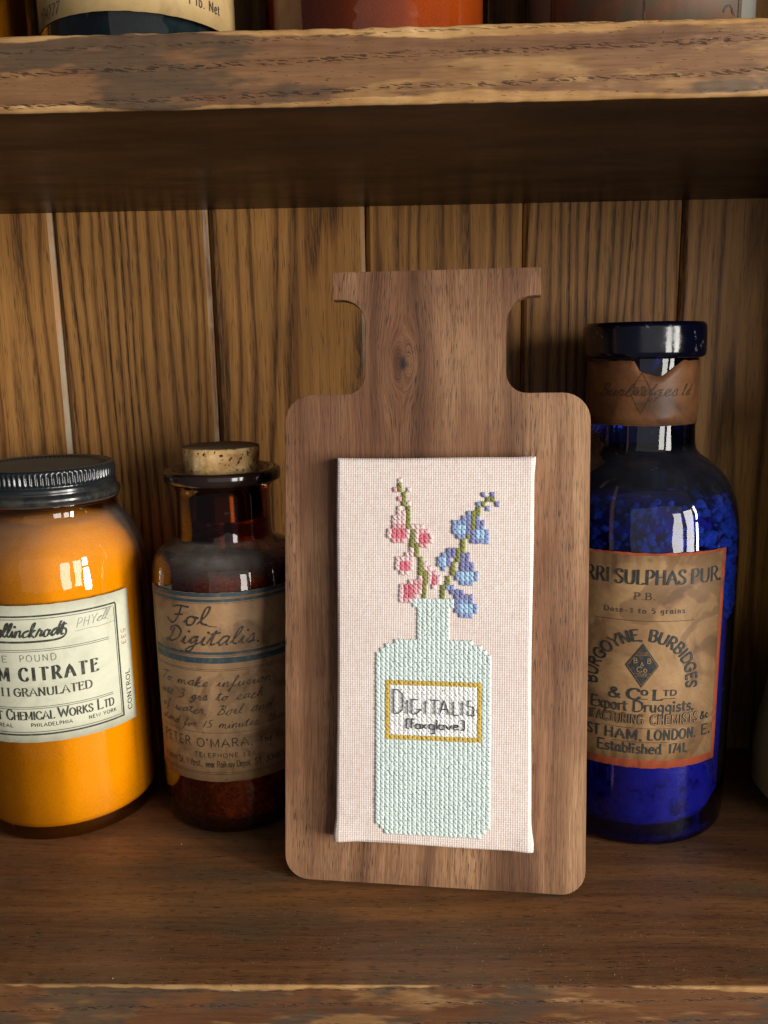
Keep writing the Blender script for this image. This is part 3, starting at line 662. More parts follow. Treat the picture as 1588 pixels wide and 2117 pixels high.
blu = rows([(-19, [11]), (-18, [10]), (-17, [8, 9, 10]), (-16, [8]), (-15, [8]), (-14, [9, 10]), (-18, [13]), (-16, [14]), (-15, [15]), (-14, [15]), (-13, [14, 15]), (-21, [13]), (-20, [15]), (-10, [6]), (-9, [5]), (-8, [5]), (-7, [6]),
            (-6, [9, 13]), (-5, [9, 13]), (-4, [10, 11, 12]), (-3, [7]), (-3, [8]), (0, [10, 11]), (1, [13]), (2, [13]), (3, [10, 11, 12])])
vio = rows([(-18, [11]), (-17, [11]), (-16, [11, 13]), (-15, [11, 12]), (-17, [13, 14]), (-14, [12]), (-13, [12, 13]), (-23, [14, 16]), (-21, [17]), (-11, [7, 8]), (-10, [7, 8]), (-9, [7]), (-8, [7]), (-10, [10, 11]), (-9, [10, 11]),
            (-8, [10, 11, 12]), (-7, [10, 11, 12]), (-2, [8, 9, 10]), (-1, [9, 10, 11, 12]), (0, [9, 12]), (1, [9]), (2, [9])])
vio = [q for q in vio if q not in stemR]; blu = [q for q in blu if q not in stemR]
stitches('sky_blue_stitches', cyan, mat_thread('sky_blue_thread', (.42, .64, .84), .85))
stitches('periwinkle_stitches', blu, mat_thread('periwinkle_thread', (.30, .38, .64), .84))
stitches('violet_blue_stitches', vio, mat_thread('violet_blue_thread', (.25, .26, .50), .82))
# back-stitched lettering DIGITALIS [Foxglove]
def tube(Vs, Fs, pts, r, m=6):
    b = len(Vs); n = len(pts)
    P = [np.array(p, float) for p in pts]
    for i, p in enumerate(P):
        d = (P[min(i+1, n-1)] - P[max(i-1, 0)]); d /= np.linalg.norm(d) + 1e-9
        s = np.cross(d, [0, 1, 0]); s /= np.linalg.norm(s) + 1e-9; u = np.cross(s, d)
        for k in range(m):
            a = 2 * math.pi * k / m; Vs.append((p + r * (s * math.cos(a) + u * math.sin(a))) / 1000)
    for i in range(n - 1):
        for k in range(m): Fs.append((b + i*m + k, b + i*m + (k+1) % m, b + (i+1)*m + (k+1) % m, b + (i+1)*m + k))
L1 = [[(1, 1), (1, 6.2)], [(1, 1), (2, 1), (3, 2), (3, 5.3), (2, 6.2), (1, 6.2)], [(4, 3.2), (4, 6.2)], [(6.4, 3.1), (5, 3.1), (5, 6.2), (6, 6.2), (7, 5.2), (6, 5.2)], [(8, 3.2), (8, 6.2)], [(9, 3.1), (11, 3.1)], [(10, 3.1), (10, 6.2)],
      [(11, 6.2), (12, 3.1), (13.2, 6.2)], [(11.4, 5.0), (12.7, 5.0)], [(14, 3.2), (14, 6.2), (15, 6.2)], [(16, 3.1), (16, 6.2)], [(17.9, 3.0), (17.2, 3.0), (17.2, 4.2), (18.4, 4.3), (18.4, 6.2), (17.2, 6.1), (17.2, 5.1)]]
L2 = [[(4.6, 7.3), (3.95, 7.3), (3.85, 9.4), (4.4, 9.4)], [(5.8, 7.3), (4.95, 7.3), (4.95, 9.4)], [(4.95, 8.2), (5.5, 8.2)], [(5.95, 8.4), (6.9, 8.4), (6.9, 9.4), (5.95, 9.4), (5.95, 8.4)], [(7.2, 8.4), (8.2, 9.4)], [(8.1, 8.4), (7.2, 9.4)],
      [(8.9, 8.4), (9.9, 8.4), (10, 10.4), (9.1, 10.4)], [(8.9, 8.4), (8.9, 9.4), (9.9, 9.4)], [(10.5, 7.3), (10.5, 9.4)], [(11, 8.4), (12, 8.4), (12, 9.4), (11, 9.4), (11, 8.4)], [(12.4, 8.4), (13.05, 9.4), (13.7, 8.4)],
      [(14.1, 8.9), (15.1, 8.7), (14.9, 8.3), (14.2, 8.4), (14.0, 9.1), (14.4, 9.4), (15.2, 9.3)], [(15.7, 7.3), (16.4, 7.3), (16.4, 9.4), (15.7, 9.4)]]
Vs, Fs = [], []
ox = .35 + (-5 - 4.5) * PT; oz = ZR - 19 * PT
for pl, r in [(p, .18) for p in L1] + [(p, .20) for p in L2]:
    for a, b in zip(pl[:-1], pl[1:]):
        n = max(1, round(math.dist(a, b))); 
        for k in range(n):
            q = []
            for t in np.linspace(0, 1, 5):
                f = (k + t) / n; u = a[0] + (b[0] - a[0]) * f; v_ = a[1] + (b[1] - a[1]) * f
                q.append((ox + u * PT + .06 * math.sin(u * 9 + v_ * 5), -CT - .66 - .12 * math.sin(math.pi * t), oz - v_ * PT + .05 * math.sin(v_ * 11)))
            tube(Vs, Fs, q, r)
o = np_mesh('backstitch_lettering', np.array(Vs), np.array(Fs), mat_thread('black_thread', (.030, .030, .034), .6), canvas, True); o['label'] = 'black stitched words DIGITALIS [Foxglove]'

# ------------------------------------------------------------------ jar of orange powder (left)
def amberjar():
    j = tag(empty('glass_jar', (-.1643, -.0465, 0)), 'amber glass jar with black screw lid and cream citrate label, standing at the left', 'jar')
    out = [(0, 1.5), (28, 1.3), (33, .3), (37, 0)] + rounded([(37, 0), (39.6, .8), (41.6, 3.2), (42.4, 8), (42.8, 20), (43, 50), (43, 90), (42.9, 110), (42.3, 120), (40.8, 128), (38, 134.5), (34.5, 139.5), (31.6, 143), (30.8, 146), (30.9, 148)], 4)[1:] + rounded([(31.6, 148.6), (32.0, 149.4), (31.2, 150.2), (29.5, 150.6), (29.5, 162)], 3)
    lathe('glass_body', out, mat_glass('amber_glass', (.98, .565, .030), (.20, .045, .004), .20), j)
    mod = lambda th, z: .25 * np.sin(3 * th + z * .04) * (1 if z > 120 else .3)
    lathe('powder', [(0, 5.4), (34, 5.2), (38.6, 6.4), (40.2, 9.5), (40.6, 20), (40.6, 112), (40.0, 120), (38.4, 127), (35.4, 132.5), (31, 137), (28.8, 140.2), (27, 141.5), (0, 142)], mat_granular('white_powder', [(.34, (.72, .67, .59)), (.5, (.85, .83, .79)), (.66, (.92, .91, .88))], 1100, .0003, .9, 26), j, mod=mod)
    lid = [(0, 163.6), (24, 163.7), (27.5, 163.6), (28.2, 164.6), (29.6, 165.2), (30.6, 164.8), (31.1, 163.8)]
    side = [(31.1, 163.8)] + [(31.2, z) for z in np.linspace(163.3, 158.7, 8)] + [(30.7, 158.2), (30.5, 157.6), (30.9, 157.1), (31.2, 156.6), (31.3, 155.2), (31.1, 154.5), (31.5, 154.0), (32.3, 153.6), (32.8, 152.8), (32.9, 151.6), (32.6, 150.6), (31.9, 150.0), (31.0, 149.9)]
    def kn(th, z):
        e = max(0, 1 - abs((z - 161.0) / 2.9) ** 4) if 158.0 < z < 164.0 else 0
        return -.75 * e * (np.abs(np.sin(th * 44)) ** 2.2)
    m = NT('black_enamelled_tin'); v = m.obj(); a = m.noise(v, 170, 4, .65)
    nz = m.xyz(m.n('NewGeometry').outputs['Normal'])[2]
    tz = m.xyz(m.n('TexCoord').outputs['Object'])[2]
    chip = m.math('MULTIPLY', m.ramp(m.math('MULTIPLY', tz, 1.0), [(.1497, 1.0), (.1540, 1.0), (.1545, 0.0)]), m.ramp(a, [(.40, .05), (.64, .55)]))
    dust = m.math('MULTIPLY', m.ramp(nz, [(.85, 0.0), (.97, .85)]), m.math('ADD', .55, m.math('MULTIPLY', a, .6)), clamp=True)
    col = m.mix(chip, (.012, .014, .016), (.075, .07, .052)); col = m.mix(dust, col, (.115, .12, .10))
    m.bsdf(col, m.mix(dust, (.2, .2, .2), (.8, .8, .8)), .6, m.bump(a, .0002, .2))
    lathe('lid', lid + side[1:], m.m, j, seg=88 * 8, mod=kn)
    # label
    pm = mat_paper('cream_label_paper', (.66, .65, .50), (.60, .60, .46), (.50, .50, .37), .10)
    lb = label_sheet('label', 43.05, -62, 50.1, 49.2, 110.6, pm, j, ragged=.25)
    k = Ink(wrap(43.2)); f = k.fn
    B = lambda pts, w: k.ribbon(pts, w, w)
    B([(-55, 105.85), (43.1, 105.85)], .75); B([(43.1, 105.5), (43.1, 52.9)], .75); B([(43.4, 52.9), (-55, 52.9)], .75); B([(-55, 52.9), (-55, 105.8)], .7)
    for pts in ([(-54, 104.6), (42.0, 104.6)], [(42.1, 104.0), (42.2, 54.2)], [(42.0, 54.1), (-54, 54.1)], [(-54, 54.1), (-54, 104.6)]): B(pts, .24)
    for z in (91.15, 90.35, 65.5, 64.7): B([(-52, z), (38.5, z + .1)], .22)
    # name in connected script with its flourish
    write(k, 'allinckrodt', -9.5, 19.6, 96.6, 6.3, .07, .155, .35, font=H, slant=.30, track=-.02)
    k.ribbon(spline([(-36, 104), (-34, 97), (-31, 104), (-27, 97), (-22, 103), (-19, 97), (-12, 97.5)], 6), .4, 1.0, .3)
    k.ribbon(spline([(19.0, 99.6), (20.6, 98.9), (20.2, 96.6), (17.4, 95.1), (10, 94.7), (-8, 94.7), (-30, 95.2)], 6), .7, .95, .9)
    write(k, 'SODIUM', -36, -4.3, 77.4, 5.9, .055, .24, serif=.14, track=.34); write(k, 'CITRATE', .2, 32.4, 77.45, 5.8, .055, .24, serif=.14, track=.40)
    write(k, 'U.S.P. X', -30, -10.5, 70.5, 3.6, .08, .18, serif=.12); write(k, 'II', -8.7, -4.9, 70.6, 3.6, .09, .2, serif=.15, track=.45)
    write(k, 'GRANULATED', -2.9, 29.2, 70.55, 3.6, .07, .20, serif=.13, track=.17)
    write(k, 'MALLINCKRODT', -41, -9.6, 59.7, 3.8, .08, .19, serif=.1, track=.12)
    write(k, 'C', -7.4, -4.6, 59.8, 4.7, .08, .17, serif=.1); write(k, 'HEMICAL', -4.2, 12.9, 59.8, 3.6, .085, .2, serif=.1, track=.12)
    write(k, 'W', 14.5, 18.6, 59.7, 4.6, .08, .17, serif=.1); write(k, 'ORKS', 19.0, 28.8, 59.7, 3.5, .085, .2, serif=.1, track=.14)
    write(k, 'L', 30.7, 33.2, 59.6, 4.6, .08, .17, serif=.1); write(k, 'TD', 33.8, 38.4, 59.6, 3.5, .085, .2, serif=.1, track=.12)
    write(k, 'MONTREAL', -20, -5.0, 56.4, 1.6, .16, .18, track=.22); write(k, 'PHILADELPHIA', 3.0, 19.9, 56.5, 1.6, .16, .18, track=.22); write(k, 'NEW YORK', 26.7, 39.4, 56.4, 1.6, .16, .18, track=.22)
    # rotated word up the right margin
    class Rot(Ink): pass
    kr = Ink(lambda s, z, l: f(48.05 - (z - 0), 54.4 + s, l)); write(kr, 'CONTROL', 0, 18.8, 0, 2.3, .10, .19, serif=.1, track=.2)
    ink = mat_ink('label_black_ink', (.035, .038, .030), .35, (.3, .3, .22))
    k.build('printed_lettering', ink, lb); kr.build('printed_lettering', ink, lb)
    kp = Ink(f); write(kp, 'ONE', -17, -4.3, 85.9, 2.7, .11, .11, track=.32); write(kp, 'POUND', .9, 15.8, 86.0, 2.9, .11, .11, track=.32)
    kp.build('stamped_lettering', mat_ink('grey_stamp_ink', (.17, .18, .15), .7, (.45, .45, .35)), lb)
    kh = Ink(f); write(kh, 'PHY', 24.6, 33.2, 98.5, 4.0, .055, .055, slant=.3, z1=99.3, wob=.3, track=.2); write(kh, 'cll.', 33.4, 39.6, 99.5, 4.6, .05, .05, slant=.45, font={**H}, track=-.05)
    kh.ribbon(spline([(24.2, 97.2), (31, 97.6), (34, 97.3), (42, 97.9)], 5), .16, .16)
    kh.build('pencil_handwriting', mat_ink('pencil', (.19, .20, .20), .5, (.5, .5, .4)), lb)
    kd = Ink(lambda s, z, l: f(45.0 + z, 92.9 - s, l)); write(kd, '533', 0, 7.2, 0, 2.4, .10, .10, track=.25)
    kd.build('red_number', mat_ink('red_stamp_ink', (.50, .13, .09), .6, (.6, .5, .4)), lb)
amberjar()

# ------------------------------------------------------------------ brown corked bottle
def brownbottle():
    b = tag(empty('corked_bottle', (-.0822, -.0484, 0)), 'brown glass bottle with cork stopper and tan handwritten label', 'bottle')
    out = [(0, 2.5), (24, 2.2), (29, .4)] + rounded([(30, 0), (32.2, .8), (33.8, 3), (34.4, 9), (34.5, 30), (34.5, 80), (34.5, 108), (34.2, 114), (33.5, 119), (31.8, 123.8), (28.4, 127.4), (24.2, 129.4), (21.9, 130.8), (21.2, 133), (21.0, 142), (21.0, 151), (21.5, 153.4), (22.3, 155)], 4)
    lip = [(22.4, 155.8), (24.4, 156.3), (25.8, 157.0), (26.1, 158.4), (26.1, 160.4), (25.9, 161.5), (25.2, 162.2), (23.5, 162.3), (19.8, 161.3), (17.6, 159.6), (16.9, 156), (16.9, 150), (17.6, 140)]
    gm = mat_glass('brown_glass', (.64, .26, .07), (.09, .020, .005), .30)
    lathe('glass_body', out, gm, b)
    m = NT('thick_brown_glass'); m.bsdf((.018, .010, .007), .10, .7)
    lathe('lip', lip, m.m, b)
    lathe('dried_leaves', [(0, 5.0), (26, 5.0), (30.6, 6.4), (31.8, 10), (32, 30), (32, 105), (31.5, 113), (30.6, 117.2), (24, 118.6), (10, 119.4), (0, 119)], mat_granular('crushed_leaves', [(.38, (.06, .035, .02)), (.5, (.24, .15, .085)), (.60, (.48, .33, .20))], 520, .0012), b, mod=lambda th, z: .5 * np.sin(9 * th + z) * (z > 100))
    lathe('cork', [(0, 147), (15.2, 147.2), (15.6, 150), (16.2, 160), (16.8, 167), (17.2, 171.2), (16.9, 171.9), (16.2, 172.1), (0, 172.3)], mat_cork(), b, mod=lambda th, z: .15 * np.sin(13 * th + z) + .1 * np.sin(29 * th - z * 2))
    pm = mat_paper('tan_label_paper', (.33, .190, .090), (.37, .220, .108), (.19, .105, .052), .45, 60)
    zlo = lambda s: 27.0 + max(0, (-s - 31.5)) * .9
    lb = label_sheet('label', 34.7, -35.2, 44, zlo, 113.5, pm, b, ragged=.3, seed=4)
    k = Ink(wrap(34.82))
    blue = Ink(wrap(34.80))
    for z0, z1 in ((111.7, 113.4), (109.4, 110.6), (86.1, 87.2), (82.1, 84.7)): blue.band(-34.9, 43, z0, z1)
    blue.band(-34.9, -33.9, 84.8, 111.6, .00003)
    for z in (111.2, 111.0 - .35, 108.9, 85.9, 85.3): blue.ribbon([(-34, z), (43, z)], .16, .16)
    blue.ribbon([(-33.0, 108.9), (-33.2, 90), (-32.2, 87.6)], .2, .2)
    blue.build('blue_bands', mat_ink('dark_blue_ink', (.035, .060, .075), .45, (.20, .17, .11), 300), lb)
    for z in (79.4, 78.7, 50.1, 31.3, 30.5): k.ribbon([(-34, z), (42, z)], .17, .17)
    write(k, "PETER O'MARA,", -31.2, 14.4, 43.4, 4.0, .13, .14, track=.20); write(k, 'The Rexall', 17.5, 36, 43.0, 3.2, .12, .12)
    write(k, 'TELEPHONE', -11.8, 7.9, 38.6, 2.0, .17, .17, track=.26); write(k, '334', 9.6, 15.3, 38.5, 2.0, .17, .17, track=.3)
    write(k, 'Water St. West,', -31.5, -8.4, 34.0, 3.1, .11, .15, track=.08); write(k, 'near Railway Depot,', -6.8, 13.4, 33.9, 2.9, .11, .15, track=.08); write(k, "ST. JOHN'S", 15, 30, 33.8, 2.9, .11, .15)
    k.build('printed_lettering', mat_ink('brown_black_ink', (.055, .038, .022), .5, (.28, .18, .09)), lb)
    h = Ink(wrap(34.9))
    write(h, 'Fol', -22, -2.5, 99.0, 8.2, .05, .125, .7, font=H, slant=.30, track=.0, wob=.5)
    h.ribbon(spline([(-3, 99.6), (-1, 98.9), (1.8, 98.6)], 4), .4, .5)
    write(h, 'Digitalis.', -24.5, 20.5, 90.3, 7.6, .05, .125, .7, font=H, slant=.45, track=.04, wob=.5)
    write(h, 'To make infusion', -30.5, 24, 71.5, 4.4, .05, .085, .6, font=H, slant=.45, track=.05, wob=.6)
    write(h, 'use 3 grs to each', -31, 20, 65.2, 4.2, .05, .10, .6, font=H, slant=.4, track=.05, wob=.6)
    write(h, 'of water. Boil and', -31, 24, 58.8, 4.1, .05, .09, .6, font=H, slant=.4, track=.05, wob=.6)
    write(h, 'stand for 15 minutes, then', -32, 31, 52.4, 3.9, .05, .09, .6, font=H, slant=.4, track=.05, wob=.6)
    h.build('handwriting', mat_ink('iron_gall_ink', (.038, .034, .030), .6, (.18, .12, .07)), lb)
brownbottle()

# ------------------------------------------------------------------ cobalt blue bottle
def bluebottle():
    b = tag(empty('blue_bottle', (.1040, -.0493, 0)), 'cobalt blue glass chemist bottle with a red-edged tan label, standing right of the plaque', 'bottle')
    out = [(0, 3), (30, 2.6), (37, .4)] + rounded([(39, 0), (41.4, .8), (43.0, 3), (43.5, 9), (43.7, 30), (43.7, 90), (43.7, 118), (43.4, 130), (42.8, 138), (41.2, 147), (38.4, 154), (34, 160), (29.0, 164), (25.2, 166.8), (23.4, 170), (22.9, 176), (22.8, 190), (22.8, 203), (23.0, 208)], 4)
    gm = mat_glass('cobalt_glass', (.13, .215, .70), (.010, .012, .13), .07, dustcol=(.30, .31, .38))
    lathe('glass_body', out, gm, b)
    m = NT('thick_cobalt_glass'); v = m.obj(); a = m.noise(v, 240, 3, .6)
    chip = m.math('MULTIPLY', m.ramp(a, [(.66, 0.0), (.69, 1.0)]), .5)
    m.bsdf(m.mix(chip, (.003, .003, .012), (.22, .22, .24)), m.mix(m.ramp(m.noise(v, 60, 4, .6), [(.4, 0.0), (.7, 1.0)]), (.10, .10, .10), (.30, .30, .30)), .7, m.bump(a, .0003, .25))
    lathe('lip', [(23.0, 207.6), (24.6, 208.0)] + rounded([(25.3, 208.6), (25.7, 210.2), (25.7, 214), (25.6, 218.5), (25.3, 221.2), (24.2, 222.5)], 3) + [(22, 222.6), (17.5, 221.8), (15.5, 219), (15.5, 200)], m.m, b)
    lathe('stopper', [(0, 217.5), (12, 217.6), (15, 217), (15.3, 205), (14.5, 198), (0, 198)], m.m, b)
    mass = mat_granular('grey_lilac_crystals', [(.40, (.10, .04, .20)), (.47, (.42, .20, .52)), (.6, (.56, .26, .62))], 130, .0015, .6, 45)
    cry = mat_granular('pale_green_crystals', [(.35, (.30, .46, .42)), (.6, (.80, .95, .90))], 260, .0012, .5)
    lathe('crystal_mass', [(0, 6), (32, 6), (37.5, 8), (40.4, 14), (40.6, 96), (38.0, 104), (37.2, 128), (35.2, 138), (31.5, 144), (24, 147), (0, 148)], mass, b, mod=lambda th, z: .35 * np.sin(7 * th + z * .3) + .3 * np.sin(17 * th - z * .41) - .3)
    ico = bmesh.new(); bmesh.ops.create_icosphere(ico, subdivisions=2, radius=1); IV = np.array([v.co[:] for v in ico.verts]); IF = np.array([[v.index for v in f.verts] for f in ico.faces]); ico.free()
    Vs, Fs, bb = [], [], 0
    for q in range(1100):
        th = rng.uniform(-2.2, 2.2); z = rng.uniform(98, 149); rr = 45.0
        if z > 140 and q % 2: rr = rng.uniform(22, 36)
        s = rng.uniform(.8, 2.7) * (1.3 if rng.random() < .25 else 1)
        rr = min(rr, 42.7 - s - max(0, z + s - 136) * .32)
        dv = np.array([s * rng.uniform(.7, 1.2), s * rng.uniform(.6, 1), s * rng.uniform(.7, 1.1)])
        V = IV * dv * (1 + rng.normal(0, .17, (len(IV), 1))); V = V + np.array([rr * math.sin(th), -rr * math.cos(th), z])
        Vs.append(V / 1000); Fs.append(IF + bb); bb += len(V)
    o = np_mesh('crystal_lumps', np.concatenate(Vs), np.concatenate(Fs), cry, b, True, 3); o['kind'] = 'stuff'
    red = mat_paper('red_label_edge', (.42, .085, .035), (.46, .10, .045), (.24, .06, .03), .3, 110)
    tan = mat_paper('stained_tan_paper', (.42, .255, .12), (.31, .175, .078), (.145, .078, .038), .55, 48)
    lb = label_sheet('label', 43.9, -46, 29.9, 38.0, 131.3, red, b, ragged=.4, seed=9)
    inn = label_sheet('paper_panel', 44.05, -44, 27.4, 41.6, 130.3, tan, lb, ragged=.5, seed=12)
    k = Ink(wrap(44.25)); r1 = lambda pts, w=.18: k.ribbon(pts, w, w)
    write(k, 'FERRI', -38.5, -21.7, 118.6, 5.9, .06, .18, serif=.10, track=.16); write(k, 'SULPHAS', -19.2, 9.0, 118.4, 5.9, .06, .18, serif=.10, track=.13); write(k, 'PUR.', 11.3, 27.0, 118.4, 5.9, .06, .18, serif=.10, track=.13)
    write(k, 'P.B.', -11.4, -3.2, 112.0, 2.8, .08, .11, serif=.12, track=.2); write(k, 'Dose-1 to 5 grains', -23.3, 9.3, 106.2, 2.1, .10, .15, serif=.1, track=.26)
    r1([(-26.5, 102.9), (14.2, 102.9)])
    RR = 18.6; tot = 2 * math.radians(97)
    def warp(s, z): 
        a = math.pi / 2 - s / RR; rr = RR + z
        return (-6.8 + rr * math.cos(a), 76.0 + rr * math.sin(a))
    half = RR * tot / 2; write(k, 'BURGOYNE, BURBIDGES', -half, half, 0, 4.8, .11, .23, serif=.06, track=.13, warp=warp)
    for i_ in range(40):
        za, zb = 74.2 + 19.1 * i_ / 40, 74.2 + 19.1 * (i_ + 1) / 40; hw = 6.7 * (1 - abs((za + zb) / 2 - 83.75) / 9.6)
        k.band(-7.2 - hw, -7.2 + hw, za, zb, .00003, .7)
    write(k, '&', -20.2, -15.2, 68.8, 4.4, .12, .24, track=.1); write(k, 'C', -12.6, -7.4, 68.8, 4.7, .12, .27, serif=.1); write(k, 'o', -7.0, -4.3, 70.9, 3.4, .12, .2)
    write(k, 'L', -2.4, 1.6, 68.8, 4.4, .12, .27, serif=.12); write(k, 'TD', 1.9, 7.4, 70.7, 2.4, .14, .24, serif=.1, track=.2); r1([(-7, 69.1), (-4.4, 69.1)], .3); r1([(2, 69.4), (7.2, 69.4)], .3)
    write(k, 'Export', -27.6, -12.5, 63.4, 4.8, .03, .20, R(42), angular=True, track=.06, serif=.05); write(k, 'Druggists.', -10.2, 16.0, 63.4, 4.8, .03, .20, R(42), angular=True, track=.06, serif=.05)
    write(k, 'Established', -24.2, 2.3, 44.7, 4.6, .03, .20, R(42), angular=True, track=.06, serif=.05); write(k, '1741.', 5.2, 13.8, 44.7, 4.3, .06, .18, R(20), track=.04)
    r1([(-22.4, 56.0), (9.2, 56.0)]); r1([(-18, 49.8), (4.6, 49.8)])
    write(k, 'WEST', -36, -23.4, 50.9, 4.5, .12, .19, serif=.06, track=.14); write(k, 'HAM,', -21.2, -5.9, 50.9, 4.4, .12, .19, serif=.06, track=.2); write(k, 'LONDON.', -3.6, 17.8, 51.0, 4.4, .12, .19, serif=.06, track=.2); write(k, 'E.', 20.8, 26.2, 51.0, 4.4, .12, .19, serif=.06)
    write(k, 'MANUFACTURING', -38, -5.8, 58.0, 4.1, .22, .22, track=.16); write(k, 'CHEMISTS', -2.8, 18.3, 58.0, 4.1, .22, .22, track=.16); write(k, '&c', 19.8, 24.2, 58.3, 3.2, .16, .2)
    inkm = mat_ink('blue_black_ink', (.028, .032, .034), .4, (.16, .12, .07))
    k.build('printed_lettering', inkm, lb)
    t = Ink(wrap(44.36))
    write(t, 'MANUFACTURING', -38, -5.8, 58.0, 4.1, .09, .09, track=.16); write(t, 'CHEMISTS', -2.8, 18.3, 58.0, 4.1, .09, .09, track=.16)
    dm = lambda q: [(-7.2 - 6.7 * q, 83.7), (-7.2, 83.7 - 9.5 * q), (-7.2 + 6.7 * q, 83.7), (-7.2, 83.7 + 9.5 * q), (-7.2 - 6.7 * q, 83.7)]
    t.ribbon(dm(.90), .14, .14)
    for z in (88.2, 89.6, 79.0, 80.3): t.ribbon([(-7.2 - (9.5 - abs(z - 83.7)) * .6, z), (-7.2 + (9.5 - abs(z - 83.7)) * .6, z)], .12, .12)
    write(t, 'TRADE', -9.1, -5.3, 88.5, .8, .16, .16, track=.2); write(t, 'MARK', -9.2, -5.2, 79.3, .8, .16, .16, track=.2)
    write(t, 'B', -10.8, -9.2, 84.9, 2.0, .16, .16); write(t, 'B', -5.4, -3.8, 84.9, 2.0, .16, .16); write(t, '&', -8.0, -6.6, 83.7, 1.5, .15, .15); write(t, 'Co', -9.4, -5.2, 81.0, 2.2, .14, .14)
    t.build('label_knockouts', tan, lb)
    # torn neck label
    def hi(s):
        pts = [(-42, 206.9), (-10.5, 206.9), (-9.0, 206.5), (-8.2, 203.6), (-6.9, 202.2), (-3.8, 201.4), (-.5, 200.4), (2.0, 200.8), (4.8, 202.8), (8.0, 205.0), (10.8, 206.8), (12.6, 207.0), (14, 206.6), (30, 206.9)]
        for (a, za), (c, zc) in zip(pts[:-1], pts[1:]):
            if a <= s <= c: return za + (zc - za) * (s - a) / (c - a)
        return 206.9
    nm = mat_paper('brown_neck_paper', (.27, .115, .045), (.20, .082, .033), (.105, .045, .021), .5, 75, .42)
    nl = label_sheet('neck_label', 23.05, -40, 30, 180.2, hi, nm, b, ragged=.15, seed=15)
    q = Ink(wrap(23.25)); q.ribbon([(-6.4, 202.0), (-11.0, 194.0), (-6.3, 185.3), (-2.0, 194.0), (-6.4, 202.0)], .22, .22)
    q.ribbon([(-8.4, 198.8), (-4.3, 198.8)], .16, .16); q.ribbon([(-8.6, 189.6), (-4.0, 189.6)], .16, .16)
    write(q, 'Burbidges', -26.5, 9.0, 192.4, 5.2, .05, .09, .6, font={**H, 'B': H['B'], 'i': H['i']}, slant=.5, track=.0); write(q, 'B', -9.2, -7.4, 193, 3.2, .1, .1); write(q, 'B', -6.4, -4.6, 193, 3.2, .1, .1); write(q, 'ld', 11.0, 16.0, 192.3, 4.8, .05, .09, font=H, slant=.4)
    for z in (181.0, 182.1): q.ribbon([(-38, z), (29, z)], .10, .10)
    q.build('printed_lettering', mat_ink('faded_ink', (.07, .042, .026), .5, (.2, .09, .04)), nl)
bluebottle()

# ------------------------------------------------------------------ pale-filled bottle at the right edge
def palebottle():
    b = tag(empty('clear_bottle', (.1982, -.0580, 0)), 'greenish glass bottle of pale olive powder at the far right', 'bottle')
    out = [(0, 2), (25, 1.5), (30, .4)] + rounded([(31, 0), (33.5, .8), (35.8, 4), (36.6, 12), (36.8, 40), (36.8, 100), (36.6, 122), (35, 134), (30, 142), (22, 148), (17, 153), (16, 160), (16, 172)], 4) + [(19, 173), (20, 175), (20, 180), (19, 182), (15, 182), (14, 176)]
    lathe('glass_body', out, mat_glass('greenish_glass', (.92, .92, .74), (.78, .78, .50), .12, cap=.06), b)
    lathe('powder', [(0, 4), (28, 4), (32, 6), (35.2, 10), (35.6, 26), (34.2, 40), (32.5, 50), (31, 62), (24, 74), (15, 82), (0, 86)], mat_granular('olive_powder', [(.3, (.46, .35, .14)), (.6, (.60, .47, .20))], 700, .0005), b)
    lathe('stopper', [(0, 190), (12, 190), (14, 188), (13.6, 170), (0, 170)], mat_cork(), b)
palebottle()

# ------------------------------------------------------------------ things on the upper shelf (z = 0.300)
def topjar(loc, name, label, cat, r, h, glass, fill, fr=None, lidr=None):
    b = tag(empty(name, loc), label, cat)
    lathe('glass_body', [(0, 1.5), (r * .8, 1.2)] + rounded([(r - 4, 0), (r - 1.5, .8), (r - .3, 3.5), (r, 12), (r, h * .5), (r, h * .8), (r * .93, h * .9), (r * .76, h * .96), (r * .72, h)], 4), glass, b)
    if fill: lathe('powder', [(0, 5), (r - 8, 5), (r - 3.4, 7), (r - 2.6, 12), (r - 2.6, h * .78), (r * .8, h * .86), (0, h * .87)], fill, b)
    lathe('lid', [(0, h + 12), (r * .76, h + 12), (r * .80, h + 11), (r * .80, h - 1), (r * .74, h - 1.4)], M_black, b)
    return b
amb = bpy.data.materials['amber_glass']; wp = bpy.data.materials['white_powder']
topjar((-.1735, -.074, .300), 'glass_jar', 'amber jar of orange powder at the left end of the upper shelf', 'jar', 31.5, 130, amb, wp)
topjar((-.0086, -.092, .300), 'glass_jar', 'wide amber glass jar of rusty orange powder, middle of the upper shelf', 'jar', 40.9, 140, mat_glass('reddish_amber_glass', (.66, .28, .10), (.09, .02, .006), .4), mat_granular('buff_powder', [(.3, (.50, .40, .34)), (.6, (.66, .56, .48))], 1200, .0003))
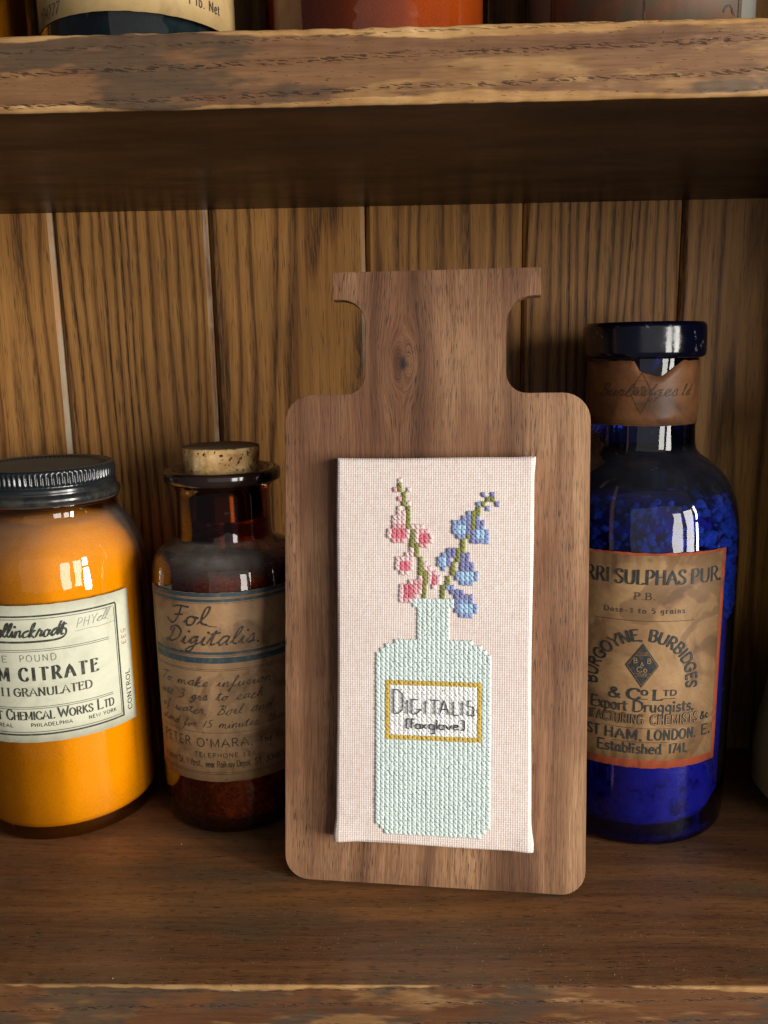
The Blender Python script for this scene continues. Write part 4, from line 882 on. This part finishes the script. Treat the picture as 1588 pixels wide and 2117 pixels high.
def darkbottle():
    b = tag(empty('labelled_bottle', (-.0891, -.108, .300)), 'dark glass bottle with a cream label reading 1 lb. Net, on the upper shelf', 'bottle')
    lathe('glass_body', [(0, 1.5), (26, 1.2)] + rounded([(28, 0), (31, .8), (32.2, 3.5), (32.5, 12), (32.5, 60), (32.5, 100), (30, 112), (22, 120), (15, 126), (14, 140)], 4), mat_glass('dark_green_glass', (.26, .33, .34), (.02, .03, .032), .4, dustcol=(.30, .36, .38)), b)
    lathe('dark_powder', [(0, 5), (26, 5), (30, 9), (30.2, 95), (0, 98)], mat_granular('dark_grey_powder', [(.3, (.05, .06, .06)), (.6, (.14, .16, .17))], 300, .0008), b)
    lathe('stopper', [(0, 152), (14, 152), (16, 150), (15.6, 140), (13, 139)], M_black, b)
    pm = mat_paper('buff_label_paper', (.50, .345, .155), (.46, .31, .135), (.36, .235, .10), .15, 60)
    lb = label_sheet('label', 32.65, -36, 51, 17.0, 80, pm, b, ragged=.2, seed=21)
    k = Ink(wrap(32.9)); write(k, '1 lb. Net', 24.8, 38.2, 21.7, 3.0, .12, .12, track=.2)
    k.build('printed_lettering', mat_ink('black_print', (.05, .04, .03), .3), lb)
    k = Ink(wrap(32.9)); write(k, '194277', -30.5, -18.5, 18.6, 3.1, .13, .13, slant=.25, track=.16, wob=.6)
    k.build('stamped_lettering', mat_ink('black_stamp', (.05, .045, .035), .6), lb)
darkbottle()
def whitejar():
    b = tag(empty('stoneware_jar', (.0883, -.081, .300)), 'grey white ceramic jar with a big brown label, right part of the upper shelf', 'jar')
    m = NT('glazed_stoneware'); m.bsdf((.17, .165, .14), .4, .4)
    lathe('jar_body', [(0, 1.0), (34, .8)] + rounded([(36, 0), (39, .8), (39.6, 3), (39.7, 20), (39.7, 110), (38, 122), (30, 128), (28, 132), (28, 140)], 4) + [(0, 140)], m.m, b)
    pm = mat_paper('old_brown_paper', (.165, .066, .030), (.12, .050, .024), (.085, .062, .038), .7, 60)
    lb = label_sheet('label', 39.85, -43.5, 28.3, 13, 110, pm, b, ragged=.2, seed=33)
    k = Ink(wrap(40.05))
    for s in (-41.5, 26.6): k.ribbon([(s, 15), (s, 108)], .5, .5)
    k.ribbon([(-8.5, 13.5), (-8.6, 109)], .3, .3); k.ribbon(spline([(19, 20.5), (20.5, 22.4), (22.5, 22.8), (23.5, 21), (25, 20.6)], 5), .5, .9)
    k.build('printed_lines', mat_ink('dark_print', (.03, .02, .015), .4), lb)
whitejar()

# ------------------------------------------------------------------ dust and crumbs on the shelf
def crumbs():
    ico = bmesh.new(); bmesh.ops.create_icosphere(ico, subdivisions=1, radius=1); IV = np.array([v.co[:] for v in ico.verts]); IF = np.array([[v.index for v in f.verts] for f in ico.faces]); ico.free()
    Vs, Fs, b = [], [], 0
    for q in range(420):
        right = q % 2
        x = rng.uniform(.02, .16) if right else rng.uniform(-.16, .16); y = rng.uniform(-.169, -.135) if right else rng.uniform(-.169, -.02)
        if math.hypot(x + .1643, y + .0465) < .046 or math.hypot(x + .0822, y + .0484) < .037 or math.hypot(x - .104, y + .0493) < .046 or (abs(x - .009) < .066 and -.128 < y < -.09): continue
        sz = rng.uniform(.00004, .00013) * (2 if rng.random() < .05 else 1)
        V = IV * rng.uniform(.5, 1.3, 3) * (1 + rng.normal(0, .2, (len(IV), 1))) * sz + np.array([x, y, sz * .5]); Vs.append(V); Fs.append(IF + b); b += len(V)
    o = np_mesh('dust_crumbs', np.concatenate(Vs), np.concatenate(Fs), plain('pale_dust', (.55, .46, .36), .9, .1), None, False, 3)
    tag(o, 'pale dust and crumbs scattered on the lower shelf', None, None, 'stuff')
crumbs()
